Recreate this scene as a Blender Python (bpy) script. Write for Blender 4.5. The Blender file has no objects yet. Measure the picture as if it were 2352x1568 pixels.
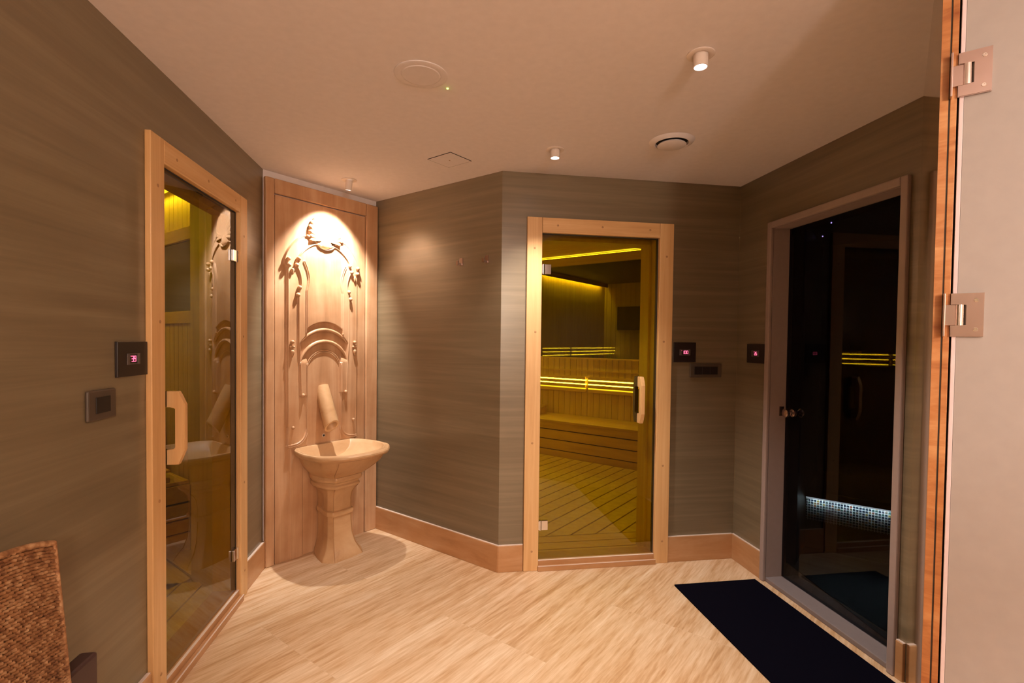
import bpy, bmesh, math, random
import numpy as np
from mathutils import Vector, Matrix
random.seed(7)
PI = math.pi
COL = bpy.context.scene.collection
SC = bpy.context.scene

# ------------------------------------------------------------------ camera, exposure, world
SC.view_settings.view_transform = 'Standard'
SC.view_settings.look = 'None'
SC.view_settings.gamma = 1.0
SC.view_settings.use_curve_mapping = False
SC.view_settings.exposure = 0.03
FPX = 1167.39
pitch, roll, CH = math.radians(-1.4210), math.radians(0.69164), 1.39431
cd = bpy.data.cameras.new('camera'); cam = bpy.data.objects.new('camera', cd); COL.objects.link(cam)
cd.sensor_fit = 'HORIZONTAL'; cd.sensor_width = 36.0; cd.lens = FPX * 36.0 / 2352.0
cd.shift_x = -3.126 / 2352.0; cd.shift_y = 27.598 / 2352.0
cd.clip_start = 0.02
fw = Vector((0, math.cos(pitch), math.sin(pitch))); up0 = Vector((0, -math.sin(pitch), math.cos(pitch))); rt0 = Vector((1, 0, 0))
rt = rt0 * math.cos(roll) + up0 * math.sin(roll); up = -rt0 * math.sin(roll) + up0 * math.cos(roll)
M = Matrix((rt, up, -fw)).transposed().to_4x4(); M.translation = Vector((0, 0, CH))
cam.matrix_world = M
SC.camera = cam
wd = bpy.data.worlds.new('world'); SC.world = wd; wd.use_nodes = True
wd.node_tree.nodes['Background'].inputs[0].default_value = (0.02, 0.016, 0.012, 1)
wd.node_tree.nodes['Background'].inputs[1].default_value = 0.2

# lamp powers, all in one place (each lamp stands inside its own fitting below; globe and uplighter are added fill)
P_DOWN, P_FOUNT, P_FILL_UP, P_BACK, P_FILL_GLOBE = 98.0, 150.0, 240.0, 90.0, 122.0
C_DOWN, C_FOUNT, C_FILL = (1.0, 0.92, 0.87), (1.0, 0.95, 0.90), (1.0, 0.85, 0.72)

def lamp(name, kind, loc, power, color, **kw):
    l = bpy.data.lights.new(name, kind); l.energy = power; l.color = color
    for k, v in kw.items(): setattr(l, k, v)
    o = bpy.data.objects.new(name, l); o.location = loc; COL.objects.link(o); return o

# ------------------------------------------------------------------ plan of the place
H = 2.4
ptD, ptA, ptB, ptC = (-1.5074, 3.0577), (-1.0168, 3.7460), (-0.0767, 3.0377), (1.4457, 3.2851)
uL, uDA, uAB, uBC, uE = (-0.1436, 0.9896), (0.5805, 0.8143), (0.7986, -0.6018), (0.9870, 0.1604), (0.1586, -0.9873)
uF = (-0.6018, -0.7986)
ptF = (1.6403, 2.0737)
ptJ = (ptF[0] + uF[0] * 1.187, ptF[1] + uF[1] * 1.187)
A_ = (0.79863, -0.60182)
ptK = (ptJ[0] + A_[0] * 1.7, ptJ[1] + A_[1] * 1.7)
ptM = (ptK[0] + 0.30, -2.0)
ptN = (-1.5074 + 0.1436 * 5.11, -2.0)
FR = {'L': (ptD, uL), 'DA': (ptD, uDA), 'AB': (ptA, uAB), 'BC': (ptB, uBC), 'E': (ptC, uE), 'F': (ptF, uF), 'S': ((0, 0), A_), 'J': (ptJ, A_)}
def fr(w, t=0.0, off=0.0, z=0.0):
    """location and heading of a spot on wall w: t along it, off in front of it"""
    (ox, oy), (ux, uy) = FR[w]
    return (ox + ux * t + uy * off, oy + uy * t - ux * off, z), math.atan2(uy, ux)

# ------------------------------------------------------------------ materials
def newmat(name):
    m = bpy.data.materials.new(name); m.use_nodes = True
    nt = m.node_tree; b = nt.nodes['Principled BSDF']; return m, nt, b
def N(nt, t, **kw):
    n = nt.nodes.new(t)
    for k, v in kw.items():
        if k in n.inputs.keys() if isinstance(k, str) and hasattr(n, 'inputs') else False: n.inputs[k].default_value = v
        else: setattr(n, k, v)
    return n
def plain(name, col, rough=0.5, metal=0.0, spec=0.5, bump=0.0, bscale=300.0):
    m, nt, b = newmat(name)
    tc = nt.nodes.new('ShaderNodeTexCoord'); nz = nt.nodes.new('ShaderNodeTexNoise'); nz.inputs['Scale'].default_value = bscale / 10; nz.inputs['Detail'].default_value = 4
    nt.links.new(tc.outputs['Object'], nz.inputs['Vector'])
    mx = nt.nodes.new('ShaderNodeMix'); mx.data_type = 'RGBA'
    mx.inputs[6].default_value = (*[c * 0.93 for c in col], 1); mx.inputs[7].default_value = (*[min(1, c * 1.06) for c in col], 1)
    nt.links.new(nz.outputs['Fac'], mx.inputs[0]); nt.links.new(mx.outputs[2], b.inputs['Base Color'])
    b.inputs['Roughness'].default_value = rough; b.inputs['Metallic'].default_value = metal; b.inputs['Specular IOR Level'].default_value = spec
    if bump > 0:
        n2 = nt.nodes.new('ShaderNodeTexNoise'); n2.inputs['Scale'].default_value = bscale; n2.inputs['Detail'].default_value = 3
        nt.links.new(tc.outputs['Object'], n2.inputs['Vector'])
        bp = nt.nodes.new('ShaderNodeBump'); bp.inputs['Strength'].default_value = bump; bp.inputs['Distance'].default_value = 0.002
        nt.links.new(n2.outputs['Fac'], bp.inputs['Height']); nt.links.new(bp.outputs['Normal'], b.inputs['Normal'])
    return m
def ramp(nt, fac, stops):
    r = nt.nodes.new('ShaderNodeValToRGB'); cr = r.color_ramp
    while len(cr.elements) > 1: cr.elements.remove(cr.elements[-1])
    cr.elements[0].position = stops[0][0]; cr.elements[0].color = (*stops[0][1], 1)
    for p, c in stops[1:]:
        e = cr.elements.new(p); e.color = (*c, 1)
    nt.links.new(fac, r.inputs['Fac']); return r.outputs['Color']
def streaky(name, stops, scale, nscale=1.0, detail=8, rough=0.4, coord='Object', rot=0.0, bump=0.15, mottling=0.0, spec=0.5, dist=0.6, bd=0.001):
    """colour from a noise stretched by `scale`"""
    m, nt, b = newmat(name)
    tc = nt.nodes.new('ShaderNodeTexCoord'); mp = nt.nodes.new('ShaderNodeMapping')
    if coord == 'World':
        g = nt.nodes.new('ShaderNodeNewGeometry'); src = g.outputs['Position']
    else: src = tc.outputs[coord]
    m0 = nt.nodes.new('ShaderNodeMapping'); m0.inputs['Rotation'].default_value = (0, 0, rot); nt.links.new(src, m0.inputs['Vector'])
    mp.inputs['Scale'].default_value = scale; nt.links.new(m0.outputs[0], mp.inputs['Vector'])
    nz = nt.nodes.new('ShaderNodeTexNoise'); nz.inputs['Scale'].default_value = nscale; nz.inputs['Detail'].default_value = detail; nz.inputs['Roughness'].default_value = 0.62; nz.inputs['Distortion'].default_value = dist
    nt.links.new(mp.outputs[0], nz.inputs['Vector'])
    fac = nz.outputs['Fac']
    if mottling > 0:
        n2 = nt.nodes.new('ShaderNodeTexNoise'); n2.inputs['Scale'].default_value = 5.0; n2.inputs['Detail'].default_value = 5
        nt.links.new(src, n2.inputs['Vector'])
        ma = nt.nodes.new('ShaderNodeMix'); ma.inputs[0].default_value = mottling
        nt.links.new(nz.outputs['Fac'], ma.inputs[2]); nt.links.new(n2.outputs['Fac'], ma.inputs[3]); fac = ma.outputs[0]
    c = ramp(nt, fac, stops); nt.links.new(c, b.inputs['Base Color'])
    b.inputs['Roughness'].default_value = rough; b.inputs['Specular IOR Level'].default_value = spec
    if bump > 0:
        bp = nt.nodes.new('ShaderNodeBump'); bp.inputs['Strength'].default_value = bump; bp.inputs['Distance'].default_value = bd
        nt.links.new(nz.outputs['Fac'], bp.inputs['Height']); nt.links.new(bp.outputs['Normal'], b.inputs['Normal'])
    return m, nt, b

M_ = {}
M_['ceiling'] = plain('ceiling_paint', (0.78, 0.722, 0.73), 0.85)
M_['plaster'] = streaky('olive_plaster', [(0.25, (0.140, 0.100, 0.055)), (0.5, (0.182, 0.135, 0.077)), (0.75, (0.240, 0.183, 0.110))], (0.9, 0.9, 26), 1.0, 9, 0.30, 'World', bump=0.25, spec=0.8, dist=0.35, bd=0.0015)[0]
M_['stone'] = streaky('travertine_veined', [(0.25, (0.30, 0.145, 0.065)), (0.45, (0.47, 0.255, 0.128)), (0.62, (0.59, 0.36, 0.205)), (0.85, (0.68, 0.46, 0.30))], (14, 14, 0.9), 1.0, 9, 0.38, 'Object', mottling=0.45, bump=0.1)[0]
M_['stone_plain'] = streaky('travertine_pitted', [(0.28, (0.36, 0.18, 0.075)), (0.42, (0.52, 0.30, 0.14)), (0.6, (0.60, 0.37, 0.19)), (0.8, (0.68, 0.46, 0.27))], (5, 5, 8), 1.0, 10, 0.45, 'Object', mottling=0.4, bump=0.5, bd=0.002)[0]
M_['stone_base'] = streaky('travertine_skirting', [(0.28, (0.34, 0.150, 0.052)), (0.5, (0.47, 0.235, 0.098)), (0.72, (0.57, 0.33, 0.17))], (2.2, 2.2, 12), 1.0, 9, 0.32, 'World', bump=0.05, mottling=0.3)[0]
M_['stone_jamb'] = streaky('travertine_polished', [(0.25, (0.22, 0.12, 0.05)), (0.5, (0.32, 0.19, 0.09)), (0.8, (0.42, 0.27, 0.14))], (12, 12, 1.5), 1.0, 8, 0.035, 'World', bump=0.0)[0]
M_['stone_edge'] = streaky('travertine_edge', [(0.32, (0.26, 0.075, 0.018)), (0.5, (0.46, 0.19, 0.06)), (0.68, (0.62, 0.33, 0.14))], (8, 8, 34), 1.0, 8, 0.4, 'World', bump=0.1, mottling=0.4)[0]
M_['pine'] = streaky('pine_frame', [(0.3, (0.60, 0.33, 0.13)), (0.5, (0.68, 0.40, 0.17)), (0.7, (0.73, 0.46, 0.21))], (30, 30, 1.2), 1.0, 5, 0.4, 'Object', bump=0.04, dist=1.0)[0]
M_['pine_h'] = streaky('pine_head', [(0.3, (0.60, 0.33, 0.13)), (0.5, (0.68, 0.40, 0.17)), (0.7, (0.73, 0.46, 0.21))], (1.2, 30, 30), 1.0, 5, 0.4, 'Object', bump=0.04, dist=1.0)[0]
M_['lit_edge'] = plain('pale_lit_edge', (0.66, 0.50, 0.40), 0.6)  # pale colour standing in for light caught on stone edges
M_['plug'] = plain('pine_plug', (0.42, 0.22, 0.09), 0.5)
M_['sauna_wood'] = streaky('sauna_wood', [(0.3, (0.55, 0.36, 0.16)), (0.5, (0.64, 0.44, 0.21)), (0.7, (0.70, 0.50, 0.26))], (20, 20, 1.2), 1.0, 5, 0.5, 'Object', bump=0.05)[0]
M_['sauna_wood_h'] = streaky('sauna_wood_bench', [(0.3, (0.55, 0.34, 0.15)), (0.5, (0.64, 0.41, 0.19)), (0.7, (0.70, 0.47, 0.24))], (1.5, 20, 20), 1.0, 5, 0.5, 'Object', bump=0.05)[0]
M_['dark'] = plain('dark_gap', (0.03, 0.022, 0.015), 0.8)
M_['chrome'] = plain('chrome', (0.80, 0.76, 0.74), 0.12, 1.0)
M_['steel'] = plain('brushed_steel', (0.54, 0.42, 0.385), 0.25, 1.0)
M_['black_panel'] = plain('dark_plastic', (0.018, 0.010, 0.008), 0.35)
M_['brown_plastic'] = plain('bronze_plastic', (0.075, 0.052, 0.036), 0.4)
M_['brown_dark'] = plain('bronze_plastic_dark', (0.016, 0.011, 0.010), 0.35)
M_['bezel'] = plain('display_bezel', (0.10, 0.075, 0.065), 0.4)
M_['white_metal'] = plain('white_metal', (0.76, 0.66, 0.60), 0.45)
M_['ceiling_fitting'] = plain('white_plastic', (0.74, 0.68, 0.68), 0.6)
M_['grey_frame'] = plain('grey_painted_frame', (0.34, 0.255, 0.225), 0.55)
M_['grey_sill'] = plain('grey_painted_sill', (0.20, 0.155, 0.145), 0.6)
M_['rubber'] = plain('black_rubber', (0.003, 0.0025, 0.006), 1.0, 0, 0.03, bump=0.4, bscale=900)
M_['frost'] = plain('frosted_glass', (0.385, 0.355, 0.34), 0.35, spec=0.25)
M_['glass_edge'] = plain('clear_glass_edge', (0.72, 0.62, 0.66), 0.15)
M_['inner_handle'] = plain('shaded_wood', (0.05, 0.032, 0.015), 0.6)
M_['brown_leather'] = plain('brown_leather', (0.06, 0.028, 0.024), 0.5)
M_['tv'] = plain('screen_black', (0.01, 0.01, 0.012), 0.2)
M_['leaf'] = plain('leaf_green', (0.14, 0.48, 0.08), 0.5)
M_['back_wall'] = plain('beige_wall', (0.62, 0.50, 0.40), 0.7)
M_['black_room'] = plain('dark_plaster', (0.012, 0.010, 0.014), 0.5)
M_['violet_ceiling'] = plain('dark_violet_ceiling', (0.03, 0.02, 0.06), 0.6)

def emit(name, col, s):
    m = bpy.data.materials.new(name); m.use_nodes = True; nt = m.node_tree; nt.nodes.clear()
    e = nt.nodes.new('ShaderNodeEmission'); o = nt.nodes.new('ShaderNodeOutputMaterial')
    e.inputs[0].default_value = (*col, 1); e.inputs[1].default_value = s; nt.links.new(e.outputs[0], o.inputs[0]); return m
M_['lens'] = emit('lamp_lens', (1.0, 0.93, 0.95), 9.0)
M_['red_led'] = emit('red_digits', (1.0, 0.12, 0.22), 3.0)
M_['green_led'] = emit('green_led', (0.45, 1.0, 0.05), 14.0)
M_['led_warm'] = emit('warm_led_strip', (1.0, 0.88, 0.62), 45.0)
M_['led_warm_dim'] = emit('warm_led_strip_dim', (1.0, 0.78, 0.36), 3.2)
M_['led_white'] = emit('cool_led_strip', (0.75, 1.0, 0.95), 2.5)
M_['star'] = emit('violet_star', (0.55, 0.45, 1.0), 9.0)

def glass(name, tint, ior=1.55, rough=0.0, haze=None):
    m = bpy.data.materials.new(name); m.use_nodes = True; nt = m.node_tree; nt.nodes.clear()
    t = nt.nodes.new('ShaderNodeBsdfTransparent'); t.inputs[0].default_value = (*tint, 1)
    g = nt.nodes.new('ShaderNodeBsdfGlossy'); g.inputs['Roughness'].default_value = rough; g.inputs[0].default_value = (1, 1, 1, 1)
    f = nt.nodes.new('ShaderNodeFresnel'); f.inputs[0].default_value = ior
    x = nt.nodes.new('ShaderNodeMixShader'); o = nt.nodes.new('ShaderNodeOutputMaterial')
    ge = nt.nodes.new('ShaderNodeNewGeometry'); mu = nt.nodes.new('ShaderNodeMath'); mu.operation = 'SUBTRACT'; mu.use_clamp = True
    nt.links.new(f.outputs[0], mu.inputs[0]); nt.links.new(ge.outputs['Backfacing'], mu.inputs[1])      # a sheet reflects at its outer face only
    nt.links.new(mu.outputs[0], x.inputs[0]); nt.links.new(t.outputs[0], x.inputs[1]); nt.links.new(g.outputs[0], x.inputs[2]); nt.links.new(x.outputs[0], o.inputs[0]); return m
M_['bronze_glass'] = glass('bronze_glass', (0.71, 0.65, 0.13), 1.45)
M_['bronze_glass_b'] = glass('bronze_glass_polished', (0.71, 0.65, 0.13), 1.62)
M_['clear_glass'] = glass('clear_glass', (0.80, 0.80, 0.50), 1.5)
M_['dark_glass'] = glass('smoked_glass', (0.36, 0.34, 0.37), 1.26)

# floor: large travertine tiles laid with the veins along their length
m, nt, b = newmat('travertine_floor')
g = nt.nodes.new('ShaderNodeNewGeometry'); m0 = nt.nodes.new('ShaderNodeMapping'); m0.inputs['Rotation'].default_value = (0, 0, math.radians(37.0))
nt.links.new(g.outputs['Position'], m0.inputs['Vector'])      # now x along a, y along b
mr = nt.nodes.new('ShaderNodeMapping'); mr.inputs['Rotation'].default_value = (0, 0, math.radians(-90)); mr.inputs['Location'].default_value = (1.21, 0.17, 0)
sp = nt.nodes.new('ShaderNodeSeparateXYZ'); nt.links.new(m0.outputs[0], sp.inputs[0])
cb = nt.nodes.new('ShaderNodeCombineXYZ')
s1 = nt.nodes.new('ShaderNodeMath'); s1.operation = 'SUBTRACT'; s1.inputs[1].default_value = 1.21; nt.links.new(sp.outputs[1], s1.inputs[0])
s2 = nt.nodes.new('ShaderNodeMath'); s2.operation = 'ADD'; s2.inputs[1].default_value = 4.28; nt.links.new(sp.outputs[0], s2.inputs[0])
nt.links.new(s1.outputs[0], cb.inputs[0]); nt.links.new(s2.outputs[0], cb.inputs[1])
br = nt.nodes.new('ShaderNodeTexBrick'); br.offset = 0.5; br.inputs['Scale'].default_value = 1.0; br.inputs['Brick Width'].default_value = 1.24; br.inputs['Row Height'].default_value = 0.62
br.inputs['Mortar Size'].default_value = 0.0012; br.inputs['Color1'].default_value = (0, 0, 0, 1); br.inputs['Color2'].default_value = (1, 1, 1, 1); br.inputs['Mortar'].default_value = (0.5, 0.5, 0.5, 1)
nt.links.new(cb.outputs[0], br.inputs['Vector'])
off = nt.nodes.new('ShaderNodeVectorMath'); off.operation = 'MULTIPLY_ADD'; off.inputs[1].default_value = (7.0, 3.0, 5.0); nt.links.new(br.outputs['Color'], off.inputs[0]); nt.links.new(cb.outputs[0], off.inputs[2])
mp = nt.nodes.new('ShaderNodeMapping'); mp.inputs['Scale'].default_value = (0.9, 16.0, 1); nt.links.new(off.outputs[0], mp.inputs['Vector'])
nz = nt.nodes.new('ShaderNodeTexNoise'); nz.inputs['Scale'].default_value = 1.0; nz.inputs['Detail'].default_value = 9; nz.inputs['Roughness'].default_value = 0.66; nz.inputs['Distortion'].default_value = 0.5
nt.links.new(mp.outputs[0], nz.inputs['Vector'])
mp2 = nt.nodes.new('ShaderNodeMapping'); mp2.inputs['Scale'].default_value = (9.0, 90.0, 1); nt.links.new(off.outputs[0], mp2.inputs['Vector'])
nz2 = nt.nodes.new('ShaderNodeTexNoise'); nz2.inputs['Scale'].default_value = 1.0; nz2.inputs['Detail'].default_value = 4; nt.links.new(mp2.outputs[0], nz2.inputs['Vector'])
av = nt.nodes.new('ShaderNodeMix'); av.inputs[0].default_value = 0.40; nt.links.new(nz.outputs['Fac'], av.inputs[2]); nt.links.new(nz2.outputs['Fac'], av.inputs[3])
tn = nt.nodes.new('ShaderNodeMath'); tn.operation = 'MULTIPLY_ADD'; tn.inputs[1].default_value = 0.05; nt.links.new(br.outputs['Color'], tn.inputs[0]); nt.links.new(av.outputs[0], tn.inputs[2])
c = ramp(nt, tn.outputs[0], [(0.33, (0.38, 0.195, 0.075)), (0.45, (0.54, 0.325, 0.165)), (0.54, (0.63, 0.42, 0.245)), (0.70, (0.76, 0.57, 0.385))])
mj = nt.nodes.new('ShaderNodeMix'); mj.data_type = 'RGBA'; mj.inputs[7].default_value = (0.60, 0.41, 0.25, 1); nt.links.new(br.outputs['Fac'], mj.inputs[0]); nt.links.new(c, mj.inputs[6])
nt.links.new(mj.outputs[2], b.inputs['Base Color']); b.inputs['Roughness'].default_value = 0.38; b.inputs['Specular IOR Level'].default_value = 0.35
M_['floor'] = m

# mosaic of small glass tiles
m, nt, b = newmat('glass_mosaic')
tc = nt.nodes.new('ShaderNodeTexCoord'); cbm = nt.nodes.new('ShaderNodeCombineXYZ'); spm = nt.nodes.new('ShaderNodeSeparateXYZ'); nt.links.new(tc.outputs['Object'], spm.inputs[0])
nt.links.new(spm.outputs[0], cbm.inputs[0]); nt.links.new(spm.outputs[2], cbm.inputs[1])
br = nt.nodes.new('ShaderNodeTexBrick'); br.offset = 0.0; br.inputs['Scale'].default_value = 1.0; br.inputs['Brick Width'].default_value = 0.017; br.inputs['Row Height'].default_value = 0.017; br.inputs['Mortar Size'].default_value = 0.0017
br.inputs['Color1'].default_value = (0, 0, 0, 1); br.inputs['Color2'].default_value = (1, 1, 1, 1); nt.links.new(cbm.outputs[0], br.inputs['Vector'])
c = ramp(nt, br.outputs['Color'], [(0.0, (0.012, 0.02, 0.05)), (0.45, (0.02, 0.05, 0.08)), (0.6, (0.05, 0.14, 0.12)), (0.8, (0.10, 0.09, 0.14)), (0.93, (0.30, 0.25, 0.06)), (1.0, (0.25, 0.08, 0.06))])
mj = nt.nodes.new('ShaderNodeMix'); mj.data_type = 'RGBA'; mj.inputs[7].default_value = (0.75, 0.85, 0.78, 1); nt.links.new(br.outputs['Fac'], mj.inputs[0]); nt.links.new(c, mj.inputs[6])
nt.links.new(mj.outputs[2], b.inputs['Base Color']); b.inputs['Roughness'].default_value = 0.2
M_['mosaic'] = m

# wicker
m, nt, b = newmat('seagrass_weave')
nz = nt.nodes.new('ShaderNodeTexNoise'); nz.inputs['Scale'].default_value = 60; nz.inputs['Detail'].default_value = 5
tc = nt.nodes.new('ShaderNodeTexCoord'); nt.links.new(tc.outputs['Object'], nz.inputs['Vector'])
c = ramp(nt, nz.outputs['Fac'], [(0.3, (0.15, 0.055, 0.02)), (0.5, (0.34, 0.155, 0.06)), (0.7, (0.56, 0.33, 0.17))])
nt.links.new(c, b.inputs['Base Color']); b.inputs['Roughness'].default_value = 0.6
M_['wicker'] = m

# ------------------------------------------------------------------ mesh helpers
def V(bm, f, p): return bm.verts.new(p)
def box(bm, x0, x1, y0, y1, z0, z1, bev=0.0):
    vs = [bm.verts.new(p) for p in ((x0, y0, z0), (x1, y0, z0), (x1, y1, z0), (x0, y1, z0), (x0, y0, z1), (x1, y0, z1), (x1, y1, z1), (x0, y1, z1))]
    fs = [bm.faces.new([vs[i] for i in f]) for f in ((3, 2, 1, 0), (4, 5, 6, 7), (0, 1, 5, 4), (1, 2, 6, 5), (2, 3, 7, 6), (3, 0, 4, 7))]
    if bev > 0:
        es = list({e for f in fs for e in f.edges})
        bmesh.ops.bevel(bm, geom=es, offset=bev, segments=2, affect='EDGES', profile=0.5)
def prism(bm, pts, z0, z1):
    """pts in local xy, extruded along z"""
    n = len(pts)
    lo = [bm.verts.new((p[0], p[1], z0)) for p in pts]; hi = [bm.verts.new((p[0], p[1], z1)) for p in pts]
    bm.faces.new(lo[::-1]); bm.faces.new(hi)
    for i in range(n): bm.faces.new((lo[i], lo[(i + 1) % n], hi[(i + 1) % n], hi[i]))
def prism_yz(bm, pts, x0, x1):
    n = len(pts)
    lo = [bm.verts.new((x0, p[0], p[1])) for p in pts]; hi = [bm.verts.new((x1, p[0], p[1])) for p in pts]
    bm.faces.new(lo[::-1]); bm.faces.new(hi)
    for i in range(n): bm.faces.new((lo[i], lo[(i + 1) % n], hi[(i + 1) % n], hi[i]))
def lathe(bm, prof, seg=40, mat=None, cap=True):
    """prof: (r, z) turned about z; mat: optional matrix"""
    rings = []
    for r, z in prof:
        ring = []
        for i in range(seg):
            a = 2 * PI * i / seg; p = Vector((r * math.cos(a), r * math.sin(a), z))
            if mat: p = mat @ p
            ring.append(bm.verts.new(p))
        rings.append(ring)
    for a, b_ in zip(rings, rings[1:]):
        for i in range(seg): bm.faces.new((a[i], a[(i + 1) % seg], b_[(i + 1) % seg], b_[i]))
    if cap:
        bm.faces.new(rings[0][::-1]); bm.faces.new(rings[-1])
def tube(bm, pts, r, seg=10, flat=1.0, taper=None):
    pts = [Vector(p) for p in pts]; rings = []
    for i, p in enumerate(pts):
        t = (pts[min(i + 1, len(pts) - 1)] - pts[max(i - 1, 0)]).normalized()
        s = Vector((0, 1, 0)); n1 = t.cross(s)
        if n1.length < 1e-4: n1 = Vector((1, 0, 0))
        n1.normalize(); n2 = n1.cross(t)
        rr = r * (taper[i] if taper else 1)
        rings.append([bm.verts.new(p + n1 * rr * math.cos(2 * PI * k / seg) + n2 * rr * flat * math.sin(2 * PI * k / seg)) for k in range(seg)])
    for a, b_ in zip(rings, rings[1:]):
        for k in range(seg): bm.faces.new((a[k], a[(k + 1) % seg], b_[(k + 1) % seg], b_[k]))
    bm.faces.new(rings[0][::-1]); bm.faces.new(rings[-1])
def ellipsoid(bm, c, rx, ry, rz, drop=0.0, u=16, v=10):
    """ball at c; drop > 0 pulls its lower half down to a teardrop point"""
    top = bm.verts.new((c[0], c[1], c[2] + rz)); rings = []
    for j in range(1, v):
        ph = PI * j / v; zz = math.cos(ph); rr = math.sin(ph)
        if zz < 0 and drop: z = zz * (rz + drop); rr = rr * (1 - 0.35 * abs(zz))
        else: z = zz * rz
        rings.append([bm.verts.new((c[0] + rx * rr * math.cos(2 * PI * i / u), c[1] + ry * rr * math.sin(2 * PI * i / u), c[2] + z)) for i in range(u)])
    bot = bm.verts.new((c[0], c[1], c[2] - rz - drop))
    for i in range(u): bm.faces.new((top, rings[0][i], rings[0][(i + 1) % u]))
    for a, b_ in zip(rings, rings[1:]):
        for i in range(u): bm.faces.new((a[i], b_[i], b_[(i + 1) % u], a[(i + 1) % u]))
    for i in range(u): bm.faces.new((bot, rings[-1][(i + 1) % u], rings[-1][i]))
def obj(name, bm, mat, parent=None, loc=None, rz=0.0, smooth=None):
    bmesh.ops.recalc_face_normals(bm, faces=bm.faces[:])
    me = bpy.data.meshes.new(name); bm.to_mesh(me); bm.free()
    me.materials.append(mat)
    o = bpy.data.objects.new(name, me); COL.objects.link(o)
    if parent: o.parent = parent
    if loc is not None: o.location = loc; o.rotation_euler = (0, 0, rz)
    if smooth is not None:
        for p in me.polygons: p.use_smooth = True
        if smooth < 180:
            try:
                bm2 = bmesh.new(); bm2.from_mesh(me)
                for e in bm2.edges:
                    if len(e.link_faces) == 2 and e.calc_face_angle(0) > math.radians(smooth): e.smooth = False
                bm2.to_mesh(me); bm2.free()
            except Exception: pass
    return o
def thing(name, label, cat, loc, rz=0.0, group=None, kind=None):
    o = bpy.data.objects.new(name, None); COL.objects.link(o); o.location = loc; o.rotation_euler = (0, 0, rz); o.empty_display_size = 0.1
    if label: o['label'] = label
    if cat: o['category'] = cat
    if group: o['group'] = group
    if kind: o['kind'] = kind
    return o
def tag(o, label, cat, group=None, kind=None):
    o['label'] = label; o['category'] = cat
    if group: o['group'] = group
    if kind: o['kind'] = kind
    return o
def struct(name, bm, mat, w=None, label=None, cat=None, smooth=None):
    loc, rz = fr(w) if w else ((0, 0, 0), 0)
    o = obj(name, bm, mat, None, loc, rz, smooth); o['kind'] = 'structure'
    if label: o['label'] = label
    if cat: o['category'] = cat
    return o
BM = bmesh.new

# ------------------------------------------------------------------ floor, ceiling, walls
bm = BM(); box(bm, -7.5, 6.5, -2.6, 13.5, -0.12, 0.0)
struct('floor', bm, M_['floor'], label='pale travertine tile floor with diagonal veins', cat='floor')
bm = BM()
outl = [(-1.62, 3.0), (-1.02, 3.80), (-0.08, 3.11), (1.50, 3.37), (1.72, 2.10), (0.96, 1.10), (ptK[0] + .05, ptK[1] + .02), (ptM[0] + 0.1, -2.1), (ptN[0] - 0.12, -2.1)]
prism(bm, outl[::-1], H, H + 0.10)
struct('ceiling', bm, M_['ceiling'], label='plain painted ceiling with downlights', cat='ceiling')

TW = 0.10
D1 = (0.31, 1.235); D2 = (0.150, 1.082); D3 = (0.302, 1.190)     # door outer edges along their walls (door 1 measured back from the corner)
OP = 2.045; TOP = 2.135
bm = BM()
box(bm, -D1[0] - 0.08, 0.0, 0, TW, 0, H); box(bm, -5.2, -D1[1] + 0.08, 0, TW, 0, H); box(bm, -D1[1] + 0.08, -D1[0] - 0.08, 0, TW, OP + 0.01, H)
struct('wall_left', bm, M_['plaster'], 'L', 'dark olive plaster wall with horizontal brush marks', 'wall')
bm = BM(); box(bm, -0.06, 0.845, 0, TW, 0, H)
struct('wall_fountain', bm, M_['ceiling'], 'DA', 'narrow diagonal wall behind the carved fountain', 'wall')
bm = BM(); box(bm, 0.0, 1.177, 0, TW, 0, H)
struct('wall_back', bm, M_['plaster'], 'AB', 'olive plaster wall carrying the two robe hooks', 'wall')
bm = BM(); box(bm, 0.0, D2[0] + 0.08, 0, TW, 0, H); box(bm, D2[1] - 0.08, 1.542, 0, TW, 0, H); box(bm, D2[0] + 0.08, D2[1] - 0.08, 0, TW, OP + 0.01, H)
struct('wall_front', bm, M_['plaster'], 'BC', 'olive plaster wall around the middle sauna door', 'wall')
bm = BM(); box(bm, 0.0, D3[0] + 0.02, 0, TW, 0, H); box(bm, D3[1] - 0.02, 1.2385, 0, TW, 0, H); box(bm, D3[0] + 0.02, D3[1] - 0.02, 0, TW, 2.085, H)
struct('wall_right', bm, M_['plaster'], 'E', 'dark plaster wall around the black steam room door', 'wall')
bm = BM(); box(bm, 0.0, 1.187, 0.0, 0.0150, 0, H)
struct('wall_portal', bm, M_['stone_jamb'], 'F', 'polished travertine side of the portal', 'wall')
def wallseg(name, p, q, mat, th=0.1, label=None):
    d = Vector((q[0] - p[0], q[1] - p[1])); L_ = d.length; a = math.atan2(d.y, d.x)
    b_ = BM(); box(b_, 0, L_, 0, th, 0, H); o = obj(name, b_, mat, None, (p[0], p[1], 0), a); o['kind'] = 'structure'
    if label: o['label'] = label; o['category'] = 'wall'
    return o
pJ2 = (ptJ[0] + A_[0] * 0.93, ptJ[1] + A_[1] * 0.93)
wallseg('wall_beside', pJ2, ptK, M_['back_wall'], label='beige wall beyond the frosted glass door')
wallseg('wall_side', ptK, ptM, M_['back_wall'], label='beige wall right of the entrance')
wallseg('wall_rear', ptM, ptN, M_['back_wall'], label='beige wall opposite the fountain corner')

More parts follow.
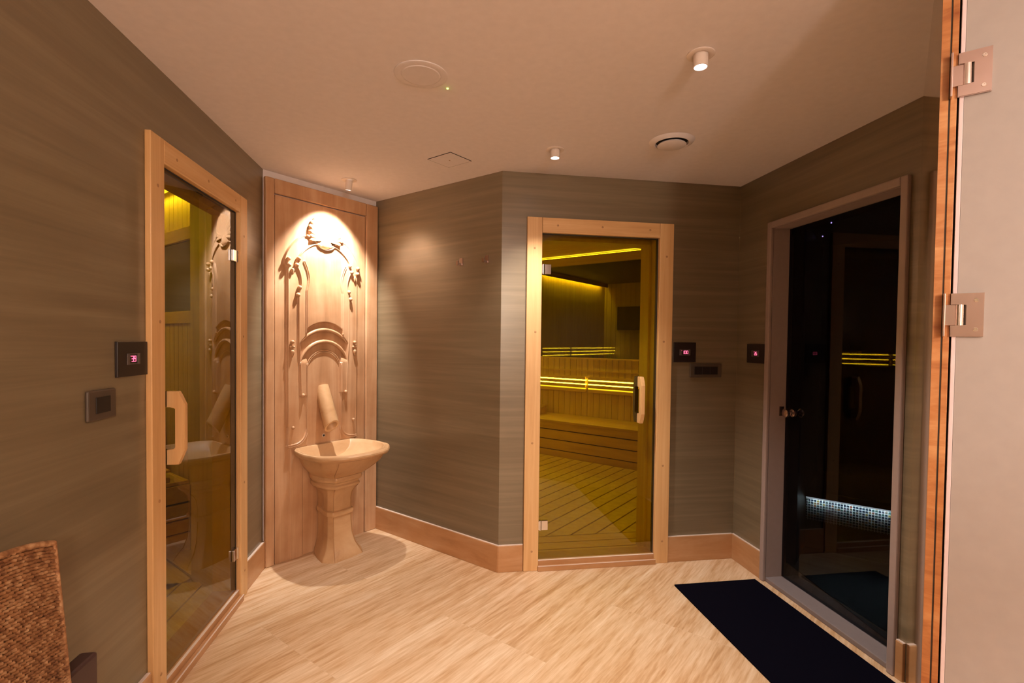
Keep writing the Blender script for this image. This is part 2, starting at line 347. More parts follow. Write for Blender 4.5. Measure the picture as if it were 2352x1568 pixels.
# polished stone casing, end of the portal
bm = BM(); box(bm, 0.0, 1.1855, 0.0150, 0.0178, 0, H); box(bm, 0.02, 1.15, 0.0290, 0.09, 0, H); o = struct('trim_1', bm, M_['dark'], 'F', 'dark joint between the two travertine portal slabs', 'joint')
bm = BM(); box(bm, 0.9, 1.187, 0.0178, 0.0290, 0, H, 0.001); struct('trim_2', bm, M_['stone_edge'], 'F', 'outer travertine slab edge of the portal', 'trim')
bm = BM(); box(bm, 1.1872, 1.1885, 0.0004, 0.0148, 0, H); struct('trim_3', bm, M_['stone_edge'], 'F', 'inner travertine slab edge of the portal', 'trim')

# skirting
def skirt(name, w, segs, label):
    b_ = BM()
    for x0, x1 in segs: box(b_, x0, x1, -0.016, 0.0, 0, 0.160, 0.0025)
    o = struct(name, b_, M_['stone_base'], w, label, 'skirting board')
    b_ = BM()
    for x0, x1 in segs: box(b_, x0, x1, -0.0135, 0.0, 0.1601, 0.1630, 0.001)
    obj('lit_edge_line', b_, M_['lit_edge'], o)  # thin pale strip paints the lit top edge of the skirting
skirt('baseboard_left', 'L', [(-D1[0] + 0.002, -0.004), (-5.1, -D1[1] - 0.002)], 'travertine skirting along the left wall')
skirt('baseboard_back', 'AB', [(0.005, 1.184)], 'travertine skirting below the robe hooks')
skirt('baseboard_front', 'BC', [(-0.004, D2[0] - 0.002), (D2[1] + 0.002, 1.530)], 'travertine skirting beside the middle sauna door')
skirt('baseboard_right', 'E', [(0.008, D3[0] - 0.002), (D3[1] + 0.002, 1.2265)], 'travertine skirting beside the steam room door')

# door sills
def sill(name, w, x0, x1, label):
    b_ = BM(); box(b_, x0, x1, -0.012, TW + 0.02, 0, 0.057, 0.0025); box(b_, x0, x1, -0.036, -0.012, 0, 0.030, 0.0025)
    o = struct(name, b_, M_['stone_base'], w, label, 'door sill')
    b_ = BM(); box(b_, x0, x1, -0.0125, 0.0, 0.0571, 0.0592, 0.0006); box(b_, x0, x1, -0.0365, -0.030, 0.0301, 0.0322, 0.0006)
    obj('lit_edge_line', b_, M_['lit_edge'], o)  # pale strips paint the light along both sill edges
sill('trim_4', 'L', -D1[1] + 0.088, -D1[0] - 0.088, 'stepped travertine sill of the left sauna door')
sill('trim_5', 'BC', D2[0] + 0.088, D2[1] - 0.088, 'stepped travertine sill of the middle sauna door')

# ------------------------------------------------------------------ sauna doors (frame, glass leaf, hinges, handle)
HANDLE = [(0.0, 1.181), (-0.042, 1.181), (-0.052, 1.160), (-0.067, 1.128), (-0.067, 0.952), (-0.052, 0.916), (-0.042, 0.892), (0.0, 0.892), (0.0, 0.950), (-0.028, 0.952), (-0.034, 0.960), (-0.034, 1.112), (-0.028, 1.118), (0.0, 1.118)]
def sauna_door(name, w, x0, x1, hinge_left, handle_x, label, z_hinges, depth):
    loc, rz = fr(w, x0)
    W = x1 - x0; P = 0.092; F = -0.022
    t = thing(name, label, 'sauna door', loc, rz, kind='structure')
    for xa, xb in ((0, P), (W - P, W)):
        b_ = BM(); box(b_, xa, xb, F, 0.0, 0.0, TOP, 0.003); box(b_, (P - 0.012 if xa == 0 else xa), (P if xa == 0 else xa + 0.012), 0.0, 0.03, 0, OP); obj('door_post', b_, M_['pine'], t)
    b_ = BM(); box(b_, P + 0.0008, W - P - 0.0008, F, 0.0, OP, TOP - 0.0005, 0.003); box(b_, P, W - P, 0.0, 0.03, OP, OP + 0.012); obj('door_head', b_, M_['pine_h'], t)
    for k, (px, pz) in enumerate([(P / 2, 1.95), (P / 2 + .01, 1.45), (P / 2, 1.28 - .5), (P / 2 + .005, 0.12), (W - P / 2, 1.93), (W - P / 2 - .01, 1.40), (W - P / 2, 0.62), (W - P / 2 + .005, 0.14), (W * 0.20, TOP - 0.045), (W * 0.5, TOP - 0.042), (W * 0.83, TOP - 0.045)]):
        b_ = BM(); mt = Matrix.Translation((px, F, pz)) @ Matrix.Rotation(PI / 2, 4, 'X')
        lathe(b_, [(0.0065, -0.001), (0.0065, 0.0006), (0.005, 0.0012)], 14, mt); obj('screw_plug', b_, M_['plug'], t)
    b_ = BM(); box(b_, P + 0.004, W - P - 0.004, 0.004, 0.012, 0.062, OP - 0.006, 0.001); gl = obj('glass_leaf', b_, M_['bronze_glass' if w == 'L' else 'bronze_glass_b'], t)
    b_ = BM(); box(b_, P - 0.001, P + 0.0035, 0.002, 0.03, 0.06, OP); box(b_, W - P - 0.0035, W - P + 0.001, 0.002, 0.03, 0.06, OP); box(b_, P, W - P, 0.002, 0.03, OP - 0.004, OP + 0.002); obj('rubber_seal', b_, M_['dark'], t)
    for zc in z_hinges:
        hx = P + 0.002 if hinge_left else W - P - 0.002; s = 1 if hinge_left else -1
        b_ = BM(); xa, xb = sorted((hx + s * 0.018, hx + s * 0.058)); box(b_, xa, xb, -0.010, 0.0035, zc - 0.029, zc + 0.029, 0.002); h = obj('hinge', b_, M_['chrome'], t)
        b_ = BM(); lathe(b_, [(0.0075, -0.030), (0.0075, 0.030)], 16, Matrix.Translation((hx + s * 0.009, -0.005, zc))); obj('hinge_knuckle', b_, M_['chrome'], h, smooth=40)
        b_ = BM(); xa, xb = sorted((hx - s * 0.002, hx + s * 0.006)); box(b_, xa, xb, -0.012, 0.002, zc - 0.026, zc + 0.026, 0.001); obj('hinge_plate', b_, M_['chrome'], h)
    b_ = BM(); prism_yz(b_, HANDLE, handle_x - 0.012, handle_x + 0.012)
    bmesh.ops.bevel(b_, geom=[e for e in b_.edges if abs(e.verts[0].co.x - e.verts[1].co.x) < 1e-6], offset=0.0025, segments=2, affect='EDGES')
    bmesh.ops.translate(b_, verts=b_.verts[:], vec=(0, 0.0035, 0)); obj('handle', b_, M_['pine'], t)
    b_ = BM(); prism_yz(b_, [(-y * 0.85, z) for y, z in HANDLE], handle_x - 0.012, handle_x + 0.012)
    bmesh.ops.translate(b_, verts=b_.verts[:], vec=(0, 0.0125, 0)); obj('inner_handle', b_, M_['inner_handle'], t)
    b_ = BM(); dm = depth * 0.45
    for xa, xb, xc, xd in ((P - 0.03, P, P - 0.03, P + 0.012), (W - P, W - P + 0.03, W - P - 0.012, W - P)):
        box(b_, xa, xb, 0.03, depth, 0.0, OP + 0.04)
        if xc < 0.3 or depth > 0.2: box(b_, xc, xd, dm, depth, 0.0, OP + 0.02)
    box(b_, P, W - P, 0.03, depth, OP + 0.012, OP + 0.04); box(b_, P, W - P, dm, depth, OP - 0.02, OP + 0.012); obj('door_lining', b_, M_['sauna_wood'], t)
    return t
sauna_door('door_1', 'L', -D1[1], -D1[0], False, -1.075 + D1[1], 'pine framed bronze glass sauna door in the left wall', (0.262, 1.815), 0.12)
sauna_door('door_2', 'BC', D2[0], D2[1], True, 0.880 - D2[0], 'pine framed bronze glass sauna door in the middle wall', (0.272, 1.828), 0.24)

# ------------------------------------------------------------------ steam room door
loc, rz = fr('E', D3[0]); W3 = D3[1] - D3[0]
t = thing('door_3', 'dark glass steam room door in a grey frame', 'steam room door', loc, rz, kind='structure')
def frame_member(nm, x0, x1, z0, z1, head=False):
    b_ = BM()
    if not head:
        box(b_, x0, x1, -0.022, 0.0, z0, z1, 0.006); xi0, xi1 = (x1 - 0.012, x1) if x0 < 0.1 else (x0, x0 + 0.012); box(b_, xi0, xi1, 0.0, 0.115, z0, z1)
    else:
        box(b_, x0, x1, -0.022, 0.0, z0, z1, 0.006); box(b_, x0, x1, 0.0, 0.115, z0, z0 + 0.012)
    obj(nm, b_, M_['grey_frame'], t)
frame_member('door_post', 0.0, 0.034, 0, 2.10); frame_member('door_post', W3 - 0.034, W3, 0, 2.10); frame_member('door_head', 0.0345, W3 - 0.0345, 2.062, 2.10, True)
bm = BM(); box(bm, 0.034, W3 - 0.034, -0.004, 0.13, 0.0, 0.026, 0.004); obj('threshold', bm, M_['grey_sill'], t)
bm = BM(); box(bm, 0.038, W3 - 0.038, 0.098, 0.106, 0.030, 2.06); obj('glass_leaf', bm, M_['dark_glass'], t)
bm = BM(); mt = Matrix.Translation((0.100, 0.098, 1.000)) @ Matrix.Rotation(PI / 2, 4, 'X')
lathe(bm, [(0.022, 0.0), (0.022, 0.006), (0.012, 0.010), (0.010, 0.022), (0.020, 0.030), (0.026, 0.040), (0.024, 0.052), (0.012, 0.058)], 28, mt); kn = obj('door_knob', bm, M_['steel'], t, smooth=50)
bm = BM(); mt = Matrix.Translation((0.100, 0.106, 1.000)) @ Matrix.Rotation(-PI / 2, 4, 'X')
lathe(bm, [(0.022, 0.0), (0.022, 0.006), (0.012, 0.010), (0.010, 0.022), (0.026, 0.040), (0.012, 0.058)], 28, mt); obj('inner_knob', bm, M_['steel'], t, smooth=50)
bm = BM(); box(bm, 0.0335, 0.036, 0.06, 0.09, 0.975, 1.030); obj('strike_plate', bm, M_['steel'], t)

# ------------------------------------------------------------------ frosted glass door at the right
loc, rz = fr('J', 0.0)
t = thing('door_4', 'large frosted glass door on two steel hinges', 'glass door', loc, rz, kind='structure')
bm = BM(); box(bm, 0.0405, 0.90, 0.001, 0.009, 0.01, H - 0.01); obj('glass_leaf', bm, M_['frost'], t)
bm = BM(); box(bm, 0.0325, 0.0400, 0.0, 0.010, 0.01, H - 0.01, 0.001); obj('edge_seal', bm, M_['glass_edge'], t)
for zc in (1.4615, 1.9735):
    hz_ = 0.0465
    b_ = BM()
    prism_c = [(0.0294, -hz_), (0.083, -hz_), (0.083, hz_), (0.0294, hz_), (0.0294, hz_ - 0.024), (0.0560, hz_ - 0.024), (0.0560, -hz_ + 0.024), (0.0294, -hz_ + 0.024)]
    lo = [b_.verts.new((x, -0.0075, zc + z)) for x, z in prism_c]; hi = [b_.verts.new((x, 0.0005, zc + z)) for x, z in prism_c]
    b_.faces.new(lo); b_.faces.new(hi[::-1])
    for i in range(8): b_.faces.new((lo[i], hi[i], hi[(i + 1) % 8], lo[(i + 1) % 8]))
    bmesh.ops.bevel(b_, geom=[e for e in b_.edges if abs(e.verts[0].co.y + 0.0075) < 1e-5 and abs(e.verts[1].co.y + 0.0075) < 1e-5], offset=0.0012, segments=2, affect='EDGES')
    h = obj('hinge', b_, M_['steel'], t)
    b_ = BM(); lathe(b_, [(0.0085, -0.0222), (0.0085, 0.0222)], 24, Matrix.Translation((0.0445, -0.001, zc))); obj('hinge_knuckle', b_, M_['chrome'], h, smooth=40)
    b_ = BM(); box(b_, 0.0195, 0.0385, -0.0055, 0.0015, zc - 0.0222, zc + 0.0222, 0.001); obj('hinge_arm', b_, M_['steel'], h)
    b_ = BM(); box(b_, 0.0160, 0.0200, -0.020, 0.0115, zc - hz_, zc + hz_, 0.001); obj('wall_plate', b_, M_['steel'], h)
    for dz in (0.031, -0.031):
        b_ = BM(); mt = Matrix.Translation((0.0705, -0.0074, zc + dz)) @ Matrix.Rotation(PI / 2, 4, 'X')
        lathe(b_, [(0.0042, 0.0), (0.0042, 0.0006), (0.0036, 0.0012), (0.0016, 0.0012), (0.0014, 0.0004)], 18, mt); obj('screw', b_, M_['chrome'], h, smooth=40)

# ------------------------------------------------------------------ carved travertine panel
UC = 0.397
loc, rz = fr('DA', 0.0)
pan = thing('carved_wall_panel', 'tall carved travertine panel with shell and scrolls behind the basin', 'carved panel', loc, rz)
bm = BM()
box(bm, 0.0005, 0.057, -0.031, -0.001, 0.0, 2.358, 0.007); box(bm, 0.737, 0.838, -0.031, -0.001, 0.0, 2.358, 0.007); box(bm, 0.058, 0.736, -0.031, -0.001, 2.269, 2.358, 0.007)
obj('border_slab', bm, M_['stone'], pan)
# relief field as a height map
X0, X1, Z0, Z1, ST = 0.064, 0.730, 0.0, 2.262, 0.0024
def poly_dist(px, pz, pts):
    d = np.full(px.shape, 9.0)
    for (x0, z0), (x1, z1) in zip(pts, pts[1:]):
        dx, dz = x1 - x0, z1 - z0; L2 = dx * dx + dz * dz
        tt = np.clip(((px - x0) * dx + (pz - z0) * dz) / L2, 0, 1)
        d = np.minimum(d, np.hypot(px - x0 - tt * dx, pz - z0 - tt * dz))
    return d
def in_poly(px, pz, pts):
    r = np.zeros(px.shape, bool); n = len(pts)
    for i in range(n):
        x0, z0 = pts[i]; x1, z1 = pts[(i + 1) % n]
        c_ = (z0 > pz) != (z1 > pz)
        with np.errstate(divide='ignore', invalid='ignore'): xi = (x1 - x0) * (pz - z0) / (z1 - z0 + 1e-12) + x0
        r ^= c_ & (px < xi)
    return r
def smooth_poly(pts, it=2):
    for _ in range(it):
        q = [pts[0]]
        for a, b_ in zip(pts, pts[1:]):
            q.append((a[0] * .75 + b_[0] * .25, a[1] * .75 + b_[1] * .25)); q.append((a[0] * .25 + b_[0] * .75, a[1] * .25 + b_[1] * .75))
        q.append(pts[-1]); pts = q
    return pts
xs = np.arange(X0, X1 + 1e-6, (X1 - X0) / round((X1 - X0) / ST)); 
zs = np.concatenate([np.arange(0, 0.68, 0.02), np.arange(0.68, 2.262, ST), [2.262]])
GX, GZ = np.meshgrid(xs, zs); AX = np.abs(GX - UC)
Oc = smooth_poly([(0.0, 1.975), (0.043, 1.984), (0.067, 2.011), (0.110, 2.044), (0.150, 2.048), (0.184, 2.025), (0.211, 1.997), (0.250, 1.950), (0.277, 1.895), (0.281, 1.855), (0.262, 1.838)]) + [(0.256, 1.82), (0.256, 0.84)]
Ic = smooth_poly([(0.0, 1.975), (0.043, 1.984), (0.067, 2.008), (0.119, 1.981), (0.161, 1.945), (0.188, 1.907), (0.206, 1.855), (0.178, 1.800), (0.170, 1.741), (0.180, 1.690), (0.196, 1.668)]) + [(0.188, 1.655), (0.188, 1.39), (0.178, 1.25), (0.172, 1.03)]
Tc = smooth_poly([(0.153, 1.878), (0.131, 1.83), (0.119, 1.776), (0.126, 1.730), (0.133, 1.700)]) + [(0.133, 1.43)]
Tc2 = [(0.127, 1.225), (0.124, 0.83)] + smooth_poly([(0.124, 0.82), (0.128, 0.78), (0.150, 0.745), (0.185, 0.722), (0.235, 0.717), (0.252, 0.718)])
def closed(c, zb): return [(-0.01, c[0][1])] + c + [(c[-1][0], zb), (-0.01, zb)]
def step(c, zb, h, wdt=0.0035):
    d = poly_dist(AX, GZ, c); ins = in_poly(AX, GZ, closed(c, zb)); sd = np.where(ins, d, -d)
    below = GZ < zb
    s = np.clip(0.5 + sd / (2 * wdt), 0, 1); s = s * s * (3 - 2 * s); return s * h
hgt = np.zeros(GX.shape)
so = step(Oc, 0.0, 1.0); hgt += 0.013 * so
# O continues as a plain vertical line to the floor
fade = np.clip((GZ - 0.79) / 0.02, 0, 1)
si = step(Ic, 1.03, 1.0); hgt += 0.009 * si
hgt += 0.0040 * np.clip(1 - (poly_dist(AX, GZ, Oc) / 0.006) ** 2, 0, 1) + 0.0055 * np.clip(1 - (poly_dist(AX, GZ, Ic) / 0.006) ** 2, 0, 1)
for cc in (Tc, Tc2):
    d = poly_dist(AX, GZ, cc)
    hgt += 0.007 * (np.clip(1 - ((d - 0.0055) / 0.004) ** 2, 0, 1))
def sst(v, w_=0.0035): s = np.clip(0.5 + v / (2 * w_), 0, 1); return s * s * (3 - 2 * s)
for cc, zt, wd_, hh_ in ((Oc, 1.90, 0.006, 0.003), (Ic, 1.90, 0.006, 0.005)):
    d = poly_dist(AX, GZ, [p for p in cc if p[1] > 1.84]); hgt += hh_ * np.clip(1 - (d / wd_) ** 2, 0, 1) * sst(GZ - zt, 0.03)
# niche under the arches
def arc_z(x, xc, top, half, bottom):  # circular arc through (0,top) and (half,bottom)
    s_ = top - bottom; R_ = (half * half + s_ * s_) / (2 * s_); return top - R_ + np.sqrt(np.maximum(R_ * R_ - x * x, 1e-9))
zA0 = arc_z(AX, 0, 1.501, 0.130, 1.455); zA = arc_z(AX, 0, 1.456, 0.172, 1.372); zB = arc_z(AX, 0, 1.381, 0.174, 1.245); zC = arc_z(AX, 0, 1.321, 0.127, 1.225)
mN = sst(zA0 - GZ) * sst(0.130 - AX) * sst(GZ - zA); hgt = hgt * (1 - mN) + 0.000 * mN
mAB = sst(zA - GZ) * sst(0.176 - AX) * sst(GZ - zB); hgt = hgt * (1 - mAB) + 0.003 * mAB
mBC = sst(zB - GZ) * sst(0.170 - AX) * sst(GZ - np.where(AX < 0.127, zC, 1.262), np.where(AX < 0.127, 0.004, 0.03)); hgt = hgt * (1 - mBC) + 0.004 * mBC
mC = sst(zC - GZ) * sst(0.122 - AX) * sst(GZ - 0.55, 0.02); hgt = hgt * (1 - mC) + 0.004 * mC
# lower plain part: vertical lines to the floor
low = sst(0.70 - GZ, 0.01); hgt = hgt * (1 - low) + low * (0.013 * sst(0.240 - AX) - 0.006 * sst(0.155 - AX))
nz_, nx_ = GX.shape
me = bpy.data.meshes.new('carved_field')
co = np.empty((nz_ * nx_, 3)); co[:, 0] = GX.ravel(); co[:, 1] = -0.020 - hgt.ravel(); co[:, 2] = GZ.ravel()
idx = np.arange(nz_ * nx_).reshape(nz_, nx_)
q = np.stack([idx[:-1, :-1], idx[:-1, 1:], idx[1:, 1:], idx[1:, :-1]], -1).reshape(-1, 4)
# back rim
me.from_pydata(co.tolist(), [], q.tolist())
bm = BM(); bm.from_mesh(me)
be = [e for e in bm.edges if len(e.link_faces) == 1]
r_ = bmesh.ops.extrude_edge_only(bm, edges=be); nv = [v for v in r_['geom'] if isinstance(v, bmesh.types.BMVert)]
for v in nv: v.co.y = -0.001
for f in bm.faces: f.smooth = True
for e in bm.edges:
    if e in be: e.smooth = False
bm.to_mesh(me); bm.free(); me.materials.append(M_['stone']); fo = bpy.data.objects.new('carved_field', me); COL.objects.link(fo); fo.parent = pan
# arch mouldings
def arch(top, half, bottom, r, y):
    b_ = BM(); s_ = top - bottom; R_ = (half * half + s_ * s_) / (2 * s_); a0 = math.asin(half / R_) if s_ < R_ else PI - math.asin(half / R_)
    pts = []; tp = []
    for i in range(41):
        a = -a0 + 2 * a0 * i / 40; pts.append((UC + R_ * math.sin(a), y, top - R_ + R_ * math.cos(a))); tp.append(0.45 + 0.55 * min(1, (1 - abs(i - 20) / 20) * 2.2))
    tube(b_, pts, r, 12, 1.0, tp); return b_
obj('arch_moulding', arch(1.452, 0.172, 1.366, 0.0115, -0.0330), M_['stone'], pan, smooth=60)
obj('arch_moulding', arch(1.376, 0.176, 1.240, 0.0120, -0.0330), M_['stone'], pan, smooth=60)
b_ = arch(1.317, 0.125, 1.222, 0.0050, -0.0270); obj('arch_moulding', b_, M_['stone'], pan, smooth=60)
b_ = arch(1.307, 0.116, 1.218, 0.0040, -0.0265); obj('arch_moulding', b_, M_['stone'], pan, smooth=60)
# shell
bm = BM(); NR, NA = 14, 260; rows = []
for j in range(NR + 1):
    row = []
    for i in range(NA + 1):
        th = math.radians(-12 + 204 * i / NA); s_ = abs(math.sin(th)); R_ = 0.118 + 0.050 * max(0, math.sin(th)) ** 1.5
        rib = abs(math.cos(13 * (th - PI / 2)))
        R_ *= (0.965 + 0.035 * rib); rr = R_ * (0.10 + 0.90 * j / NR); fr_ = j / NR
        hh = 0.010 + 0.014 * math.sin(PI * min(1, fr_ * 0.9)) + 0.0045 * rib * fr_
        if j == NR: hh = 0.0
        row.append(bm.verts.new((UC + rr * math.cos(th), -0.031 - hh, 2.036 + rr * math.sin(th))))
    rows.append(row)
for a, b2 in zip(rows, rows[1:]):
    for i in range(NA): bm.faces.new((a[i], a[i + 1], b2[i + 1], b2[i]))
obj('scallop_shell', bm, M_['stone'], pan, smooth=70)
bm = BM(); ellipsoid(bm, (UC, -0.032, 2.020), 0.058, 0.020, 0.038, u=40, v=20)
for s_ in (-1, 1): tube(bm, smooth_poly([(UC + s_ * 0.030, 1.996), (UC + s_ * 0.062, 2.012), (UC + s_ * 0.095, 2.040), (UC + s_ * 0.135, 2.050)], 3) and [(p[0], -0.040, p[1]) for p in smooth_poly([(UC + s_ * 0.030, 1.996), (UC + s_ * 0.062, 2.012), (UC + s_ * 0.095, 2.040), (UC + s_ * 0.135, 2.050)], 3)], 0.007, 12)
obj('shell_collar', bm, M_['stone'], pan, smooth=70)
for s_ in (-1, 1):
    bm = BM(); pts = []; tp = []
    for i in range(36):
        a = 2 * PI * i / 18; r1 = 0.012 - 0.00028 * i; pts.append((UC + s_ * (0.085 + r1 * math.cos(a)), -0.034 - 0.0002 * i, 2.072 + r1 * math.sin(a))); tp.append(1 - i / 60)
    tube(bm, pts, 0.004, 8, 1, tp); obj('scroll', bm, M_['stone'], pan, smooth=70)
# beads and drops
BEADS = [(0.257, 1.885, .013, 0), (0.253, 1.847, .013, 0), (0.231, 1.820, .010, .022), (0.190, 1.894, .014, 0), (0.204, 1.853, .014, 0), (0.183, 1.715, .013, 0), (0.195, 1.667, .014, 0),
         (0.232, 1.371, .012, 0), (0.242, 1.342, .008, 0), (0.222, 1.340, .008, 0), (0.232, 1.310, .012, .024), (0.159, 1.032, .012, 0), (0.226, 0.833, .010, 0)]
for s_ in (-1, 1):
    for x, z, r, dr in BEADS:
        bm = BM(); ellipsoid(bm, (UC + s_ * x, -0.038 - r * 0.35, z), r, r * 1.1, r, dr); obj('carved_bead', bm, M_['stone'], pan, smooth=180)
# spout
bm = BM(); ang = math.radians(25)
mt = Matrix.Translation((UC, -0.024, 1.020)) @ Matrix.Rotation(PI - ang, 4, 'X')
lathe(bm, [(0.0465, -0.06), (0.0475, 0.10), (0.049, 0.215), (0.0475, 0.219), (0.037, 0.219), (0.034, 0.210), (0.033, 0.10)], 48, mt)
for v_ in bm.verts:
    lv = mt.inverted() @ v_.co
    if lv.z > 0.19: lv.z -= 0.45 * lv.y; v_.co = mt @ lv
obj('spout', bm, M_['stone_plain'], pan, smooth=50)
bm = BM(); mt = Matrix.Translation((UC, -0.026, 0.752)) @ Matrix.Rotation(PI / 2, 4, 'X')
lathe(bm, [(0.011, 0.0), (0.011, 0.002), (0.008, 0.003)], 20, mt); ho = obj('overflow_ring', bm, M_['white_metal'], pan, smooth=40)
bm = BM(); lathe(bm, [(0.0078, 0.0), (0.0078, 0.0035)], 20, mt); obj('overflow_hole', bm, M_['dark'], ho)

# ------------------------------------------------------------------ pedestal basin
loc, rz = fr('DA', UC, 0.033)
bas = thing('pedestal_basin', 'carved travertine basin on a waisted pedestal below the spout', 'washbasin', loc, rz)
def ring(half, z, k, n=10):
    P_ = [(-x, -y) for x, y in half]; Q = [(x, -y) for x, y in half][::-1]
    ctrl = P_ + Q; pts = []
    for (x0, y0), (x1, y1) in zip(ctrl, ctrl[1:]):
        for i in range(n): pts.append([x0 + (x1 - x0) * i / n, y0 + (y1 - y0) * i / n])
    pts.append(list(ctrl[-1]))
    for _ in range(k):
        new = [p[:] for p in pts]
        for i in range(1, len(pts) - 1):
            new[i][0] = (pts[i - 1][0] + 2 * pts[i][0] + pts[i + 1][0]) / 4; new[i][1] = (pts[i - 1][1] + 2 * pts[i][1] + pts[i + 1][1]) / 4
        pts = new
    return [(x, y, z) for x, y in pts]
def loft(rings, mat, name, parent, cap0=True, cap1=True, smooth=35):
    b_ = BM(); vr = [[b_.verts.new(p) for p in r] for r in rings]
    for a, c_ in zip(vr, vr[1:]):
        n = len(a)
        for i in range(n - 1): b_.faces.new((a[i], a[i + 1], c_[i + 1], c_[i]))
        b_.faces.new((a[-1], a[0], c_[0], c_[-1]))
    if cap0: b_.faces.new(vr[0][::-1])
    if cap1: b_.faces.new(vr[-1])
    return obj(name, b_, mat, parent, smooth=smooth)
def hp(*a): return list(a)
rim = hp((.205, 0), (.252, .055), (.282, .20), (.268, .345), (.150, .465), (.0, .482))
def sc_(h, sx, sy, oy=0.0): return [(x * sx, y * sy + (oy if y > 0.001 else 0)) for x, y in h]
def B6(xb, xs, ys, xc, yc, xf, yf): return hp((xb, 0), (xs, ys), ((xs + xc) / 2 + .004, (ys + yc) / 2), (xc, yc), (xf, yf), (0, yf + .004))
bowl = [ring(B6(.112, .140, .08, .135, .200, .105, .265), .528, 1), ring(B6(.112, .142, .08, .140, .205, .110, .272), .536, 1),
        ring(B6(.135, .165, .09, .162, .225, .125, .292), .552, 1), ring(B6(.160, .200, .11, .188, .258, .144, .334), .585, 1), ring(B6(.178, .226, .12, .212, .288, .158, .372), .622, 1),
        ring(B6(.185, .234, .12, .222, .310, .166, .392), .650, 2), ring(sc_(rim, .925, .925), .660, 9), ring(sc_(rim, .935, .935), .665, 9), ring(sc_(rim, .985, .985), .671, 9), ring(sc_(rim, 1.0, 1.0), .682, 9), ring(sc_(rim, .998, .998), .692, 9), ring(sc_(rim, .985, .985), .699, 9), ring(sc_(rim, .955, .957), .702, 9),
        ring(sc_(rim, .940, .943), .700, 9), ring(sc_(rim, .932, .936), .698, 9), ring(sc_(rim, .925, .930), .701, 9), ring(sc_(rim, .90, .905), .699, 9), ring(sc_(rim, .85, .83, .03), .680, 10), ring(sc_(rim, .74, .68, .05), .650, 6), ring(sc_(rim, .56, .50, .08), .628, 8), ring(sc_(rim, .30, .25, .13), .615, 10)]
# keep the inner rings off the wall side
for r_i in range(16, len(bowl)):
    k = (r_i - 15) * 0.012
    bowl[r_i] = [(x, min(y, -k), z) for x, y, z in bowl[r_i]]
bw = loft(bowl, M_['stone_plain'], 'bowl', bas)
for s_ in (-1, 1):
    bm = BM(); tube(bm, [(s_ * .165, -.391, .650), (s_ * .157, -.3715, .622), (s_ * .1435, -.3335, .585), (s_ * .124, -.291, .552), (s_ * .109, -.271, .536)], 0.0022, 6); obj('seam', bm, M_['plug'], bw)
ped = [ring(B6(.075, .110, .07, .150, .205, .105, .270), 0.0, 1), ring(B6(.072, .104, .07, .143, .200, .101, .264), .018, 1), ring(B6(.062, .085, .065, .120, .190, .090, .244), .045, 1), ring(B6(.052, .065, .06, .100, .175, .078, .222), .08, 1),
       ring(B6(.046, .052, .05, .086, .162, .070, .206), .14, 1), ring(B6(.045, .050, .05, .081, .156, .066, .198), .22, 1), ring(B6(.045, .050, .05, .080, .155, .065, .196), .262, 1),
       ring(B6(.053, .062, .055, .091, .165, .074, .208), .266, 2), ring(B6(.057, .066, .058, .094, .168, .077, .212), .280, 2), ring(B6(.053, .062, .055, .091, .165, .074, .208), .294, 2), ring(B6(.045, .050, .05, .080, .155, .065, .196), .299, 1),
       ring(B6(.045, .050, .05, .081, .156, .066, .198), .36, 1), ring(B6(.050, .058, .05, .086, .162, .070, .205), .40, 1), ring(B6(.062, .078, .055, .096, .176, .078, .222), .432, 1), ring(B6(.085, .110, .065, .110, .190, .086, .242), .450, 1),
       ring(B6(.100, .124, .07, .121, .196, .091, .252), .454, 1), ring(B6(.100, .126, .07, .123, .198, .093, .255), .468, 1), ring(B6(.094, .116, .068, .115, .190, .088, .246), .476, 1), ring(B6(.096, .119, .07, .117, .192, .089, .248), .488, 1),
       ring(B6(.110, .137, .08, .129, .200, .095, .266), .497, 1), ring(B6(.112, .142, .08, .134, .204, .098, .272), .512, 1), ring(B6(.110, .138, .08, .130, .200, .095, .267), .527, 1)]
pd = loft(ped, M_['stone_plain'], 'pedestal', bas)
for s_ in (-1, 1):
    bm = BM(); tube(bm, [(s_ * .104, -.270, .003), (s_ * .092, -.248, .045), (s_ * .079, -.224, .08), (s_ * .070, -.207, .14), (s_ * .066, -.199, .22), (s_ * .066, -.198, .36), (s_ * .070, -.206, .40), (s_ * .078, -.222, .43), (s_ * .087, -.243, .45)], 0.0022, 6); obj('seam', bm, M_['plug'], pd)

# ------------------------------------------------------------------ robe hooks
for i, (tt, zz, lb) in enumerate(((0.853, 1.889, 'small square chrome robe hook, the left of the two'), (1.065, 1.889, 'small square chrome robe hook, nearer the sauna door'))):
    loc, rz = fr('AB', tt, 0.0, zz); t = thing('robe_hook', lb, 'hook', loc, rz, 'robe hooks on the olive wall')
    bm = BM(); box(bm, -0.014, 0.014, -0.005, -0.0005, -0.024, 0.024, 0.001); obj('back_plate', bm, M_['steel'], t)
    bm = BM(); box(bm, -0.009, 0.009, -0.036, -0.005, -0.022, -0.010, 0.001); box(bm, -0.009, 0.009, -0.040, -0.032, -0.022, 0.004, 0.001); obj('peg', bm, M_['steel'], t)

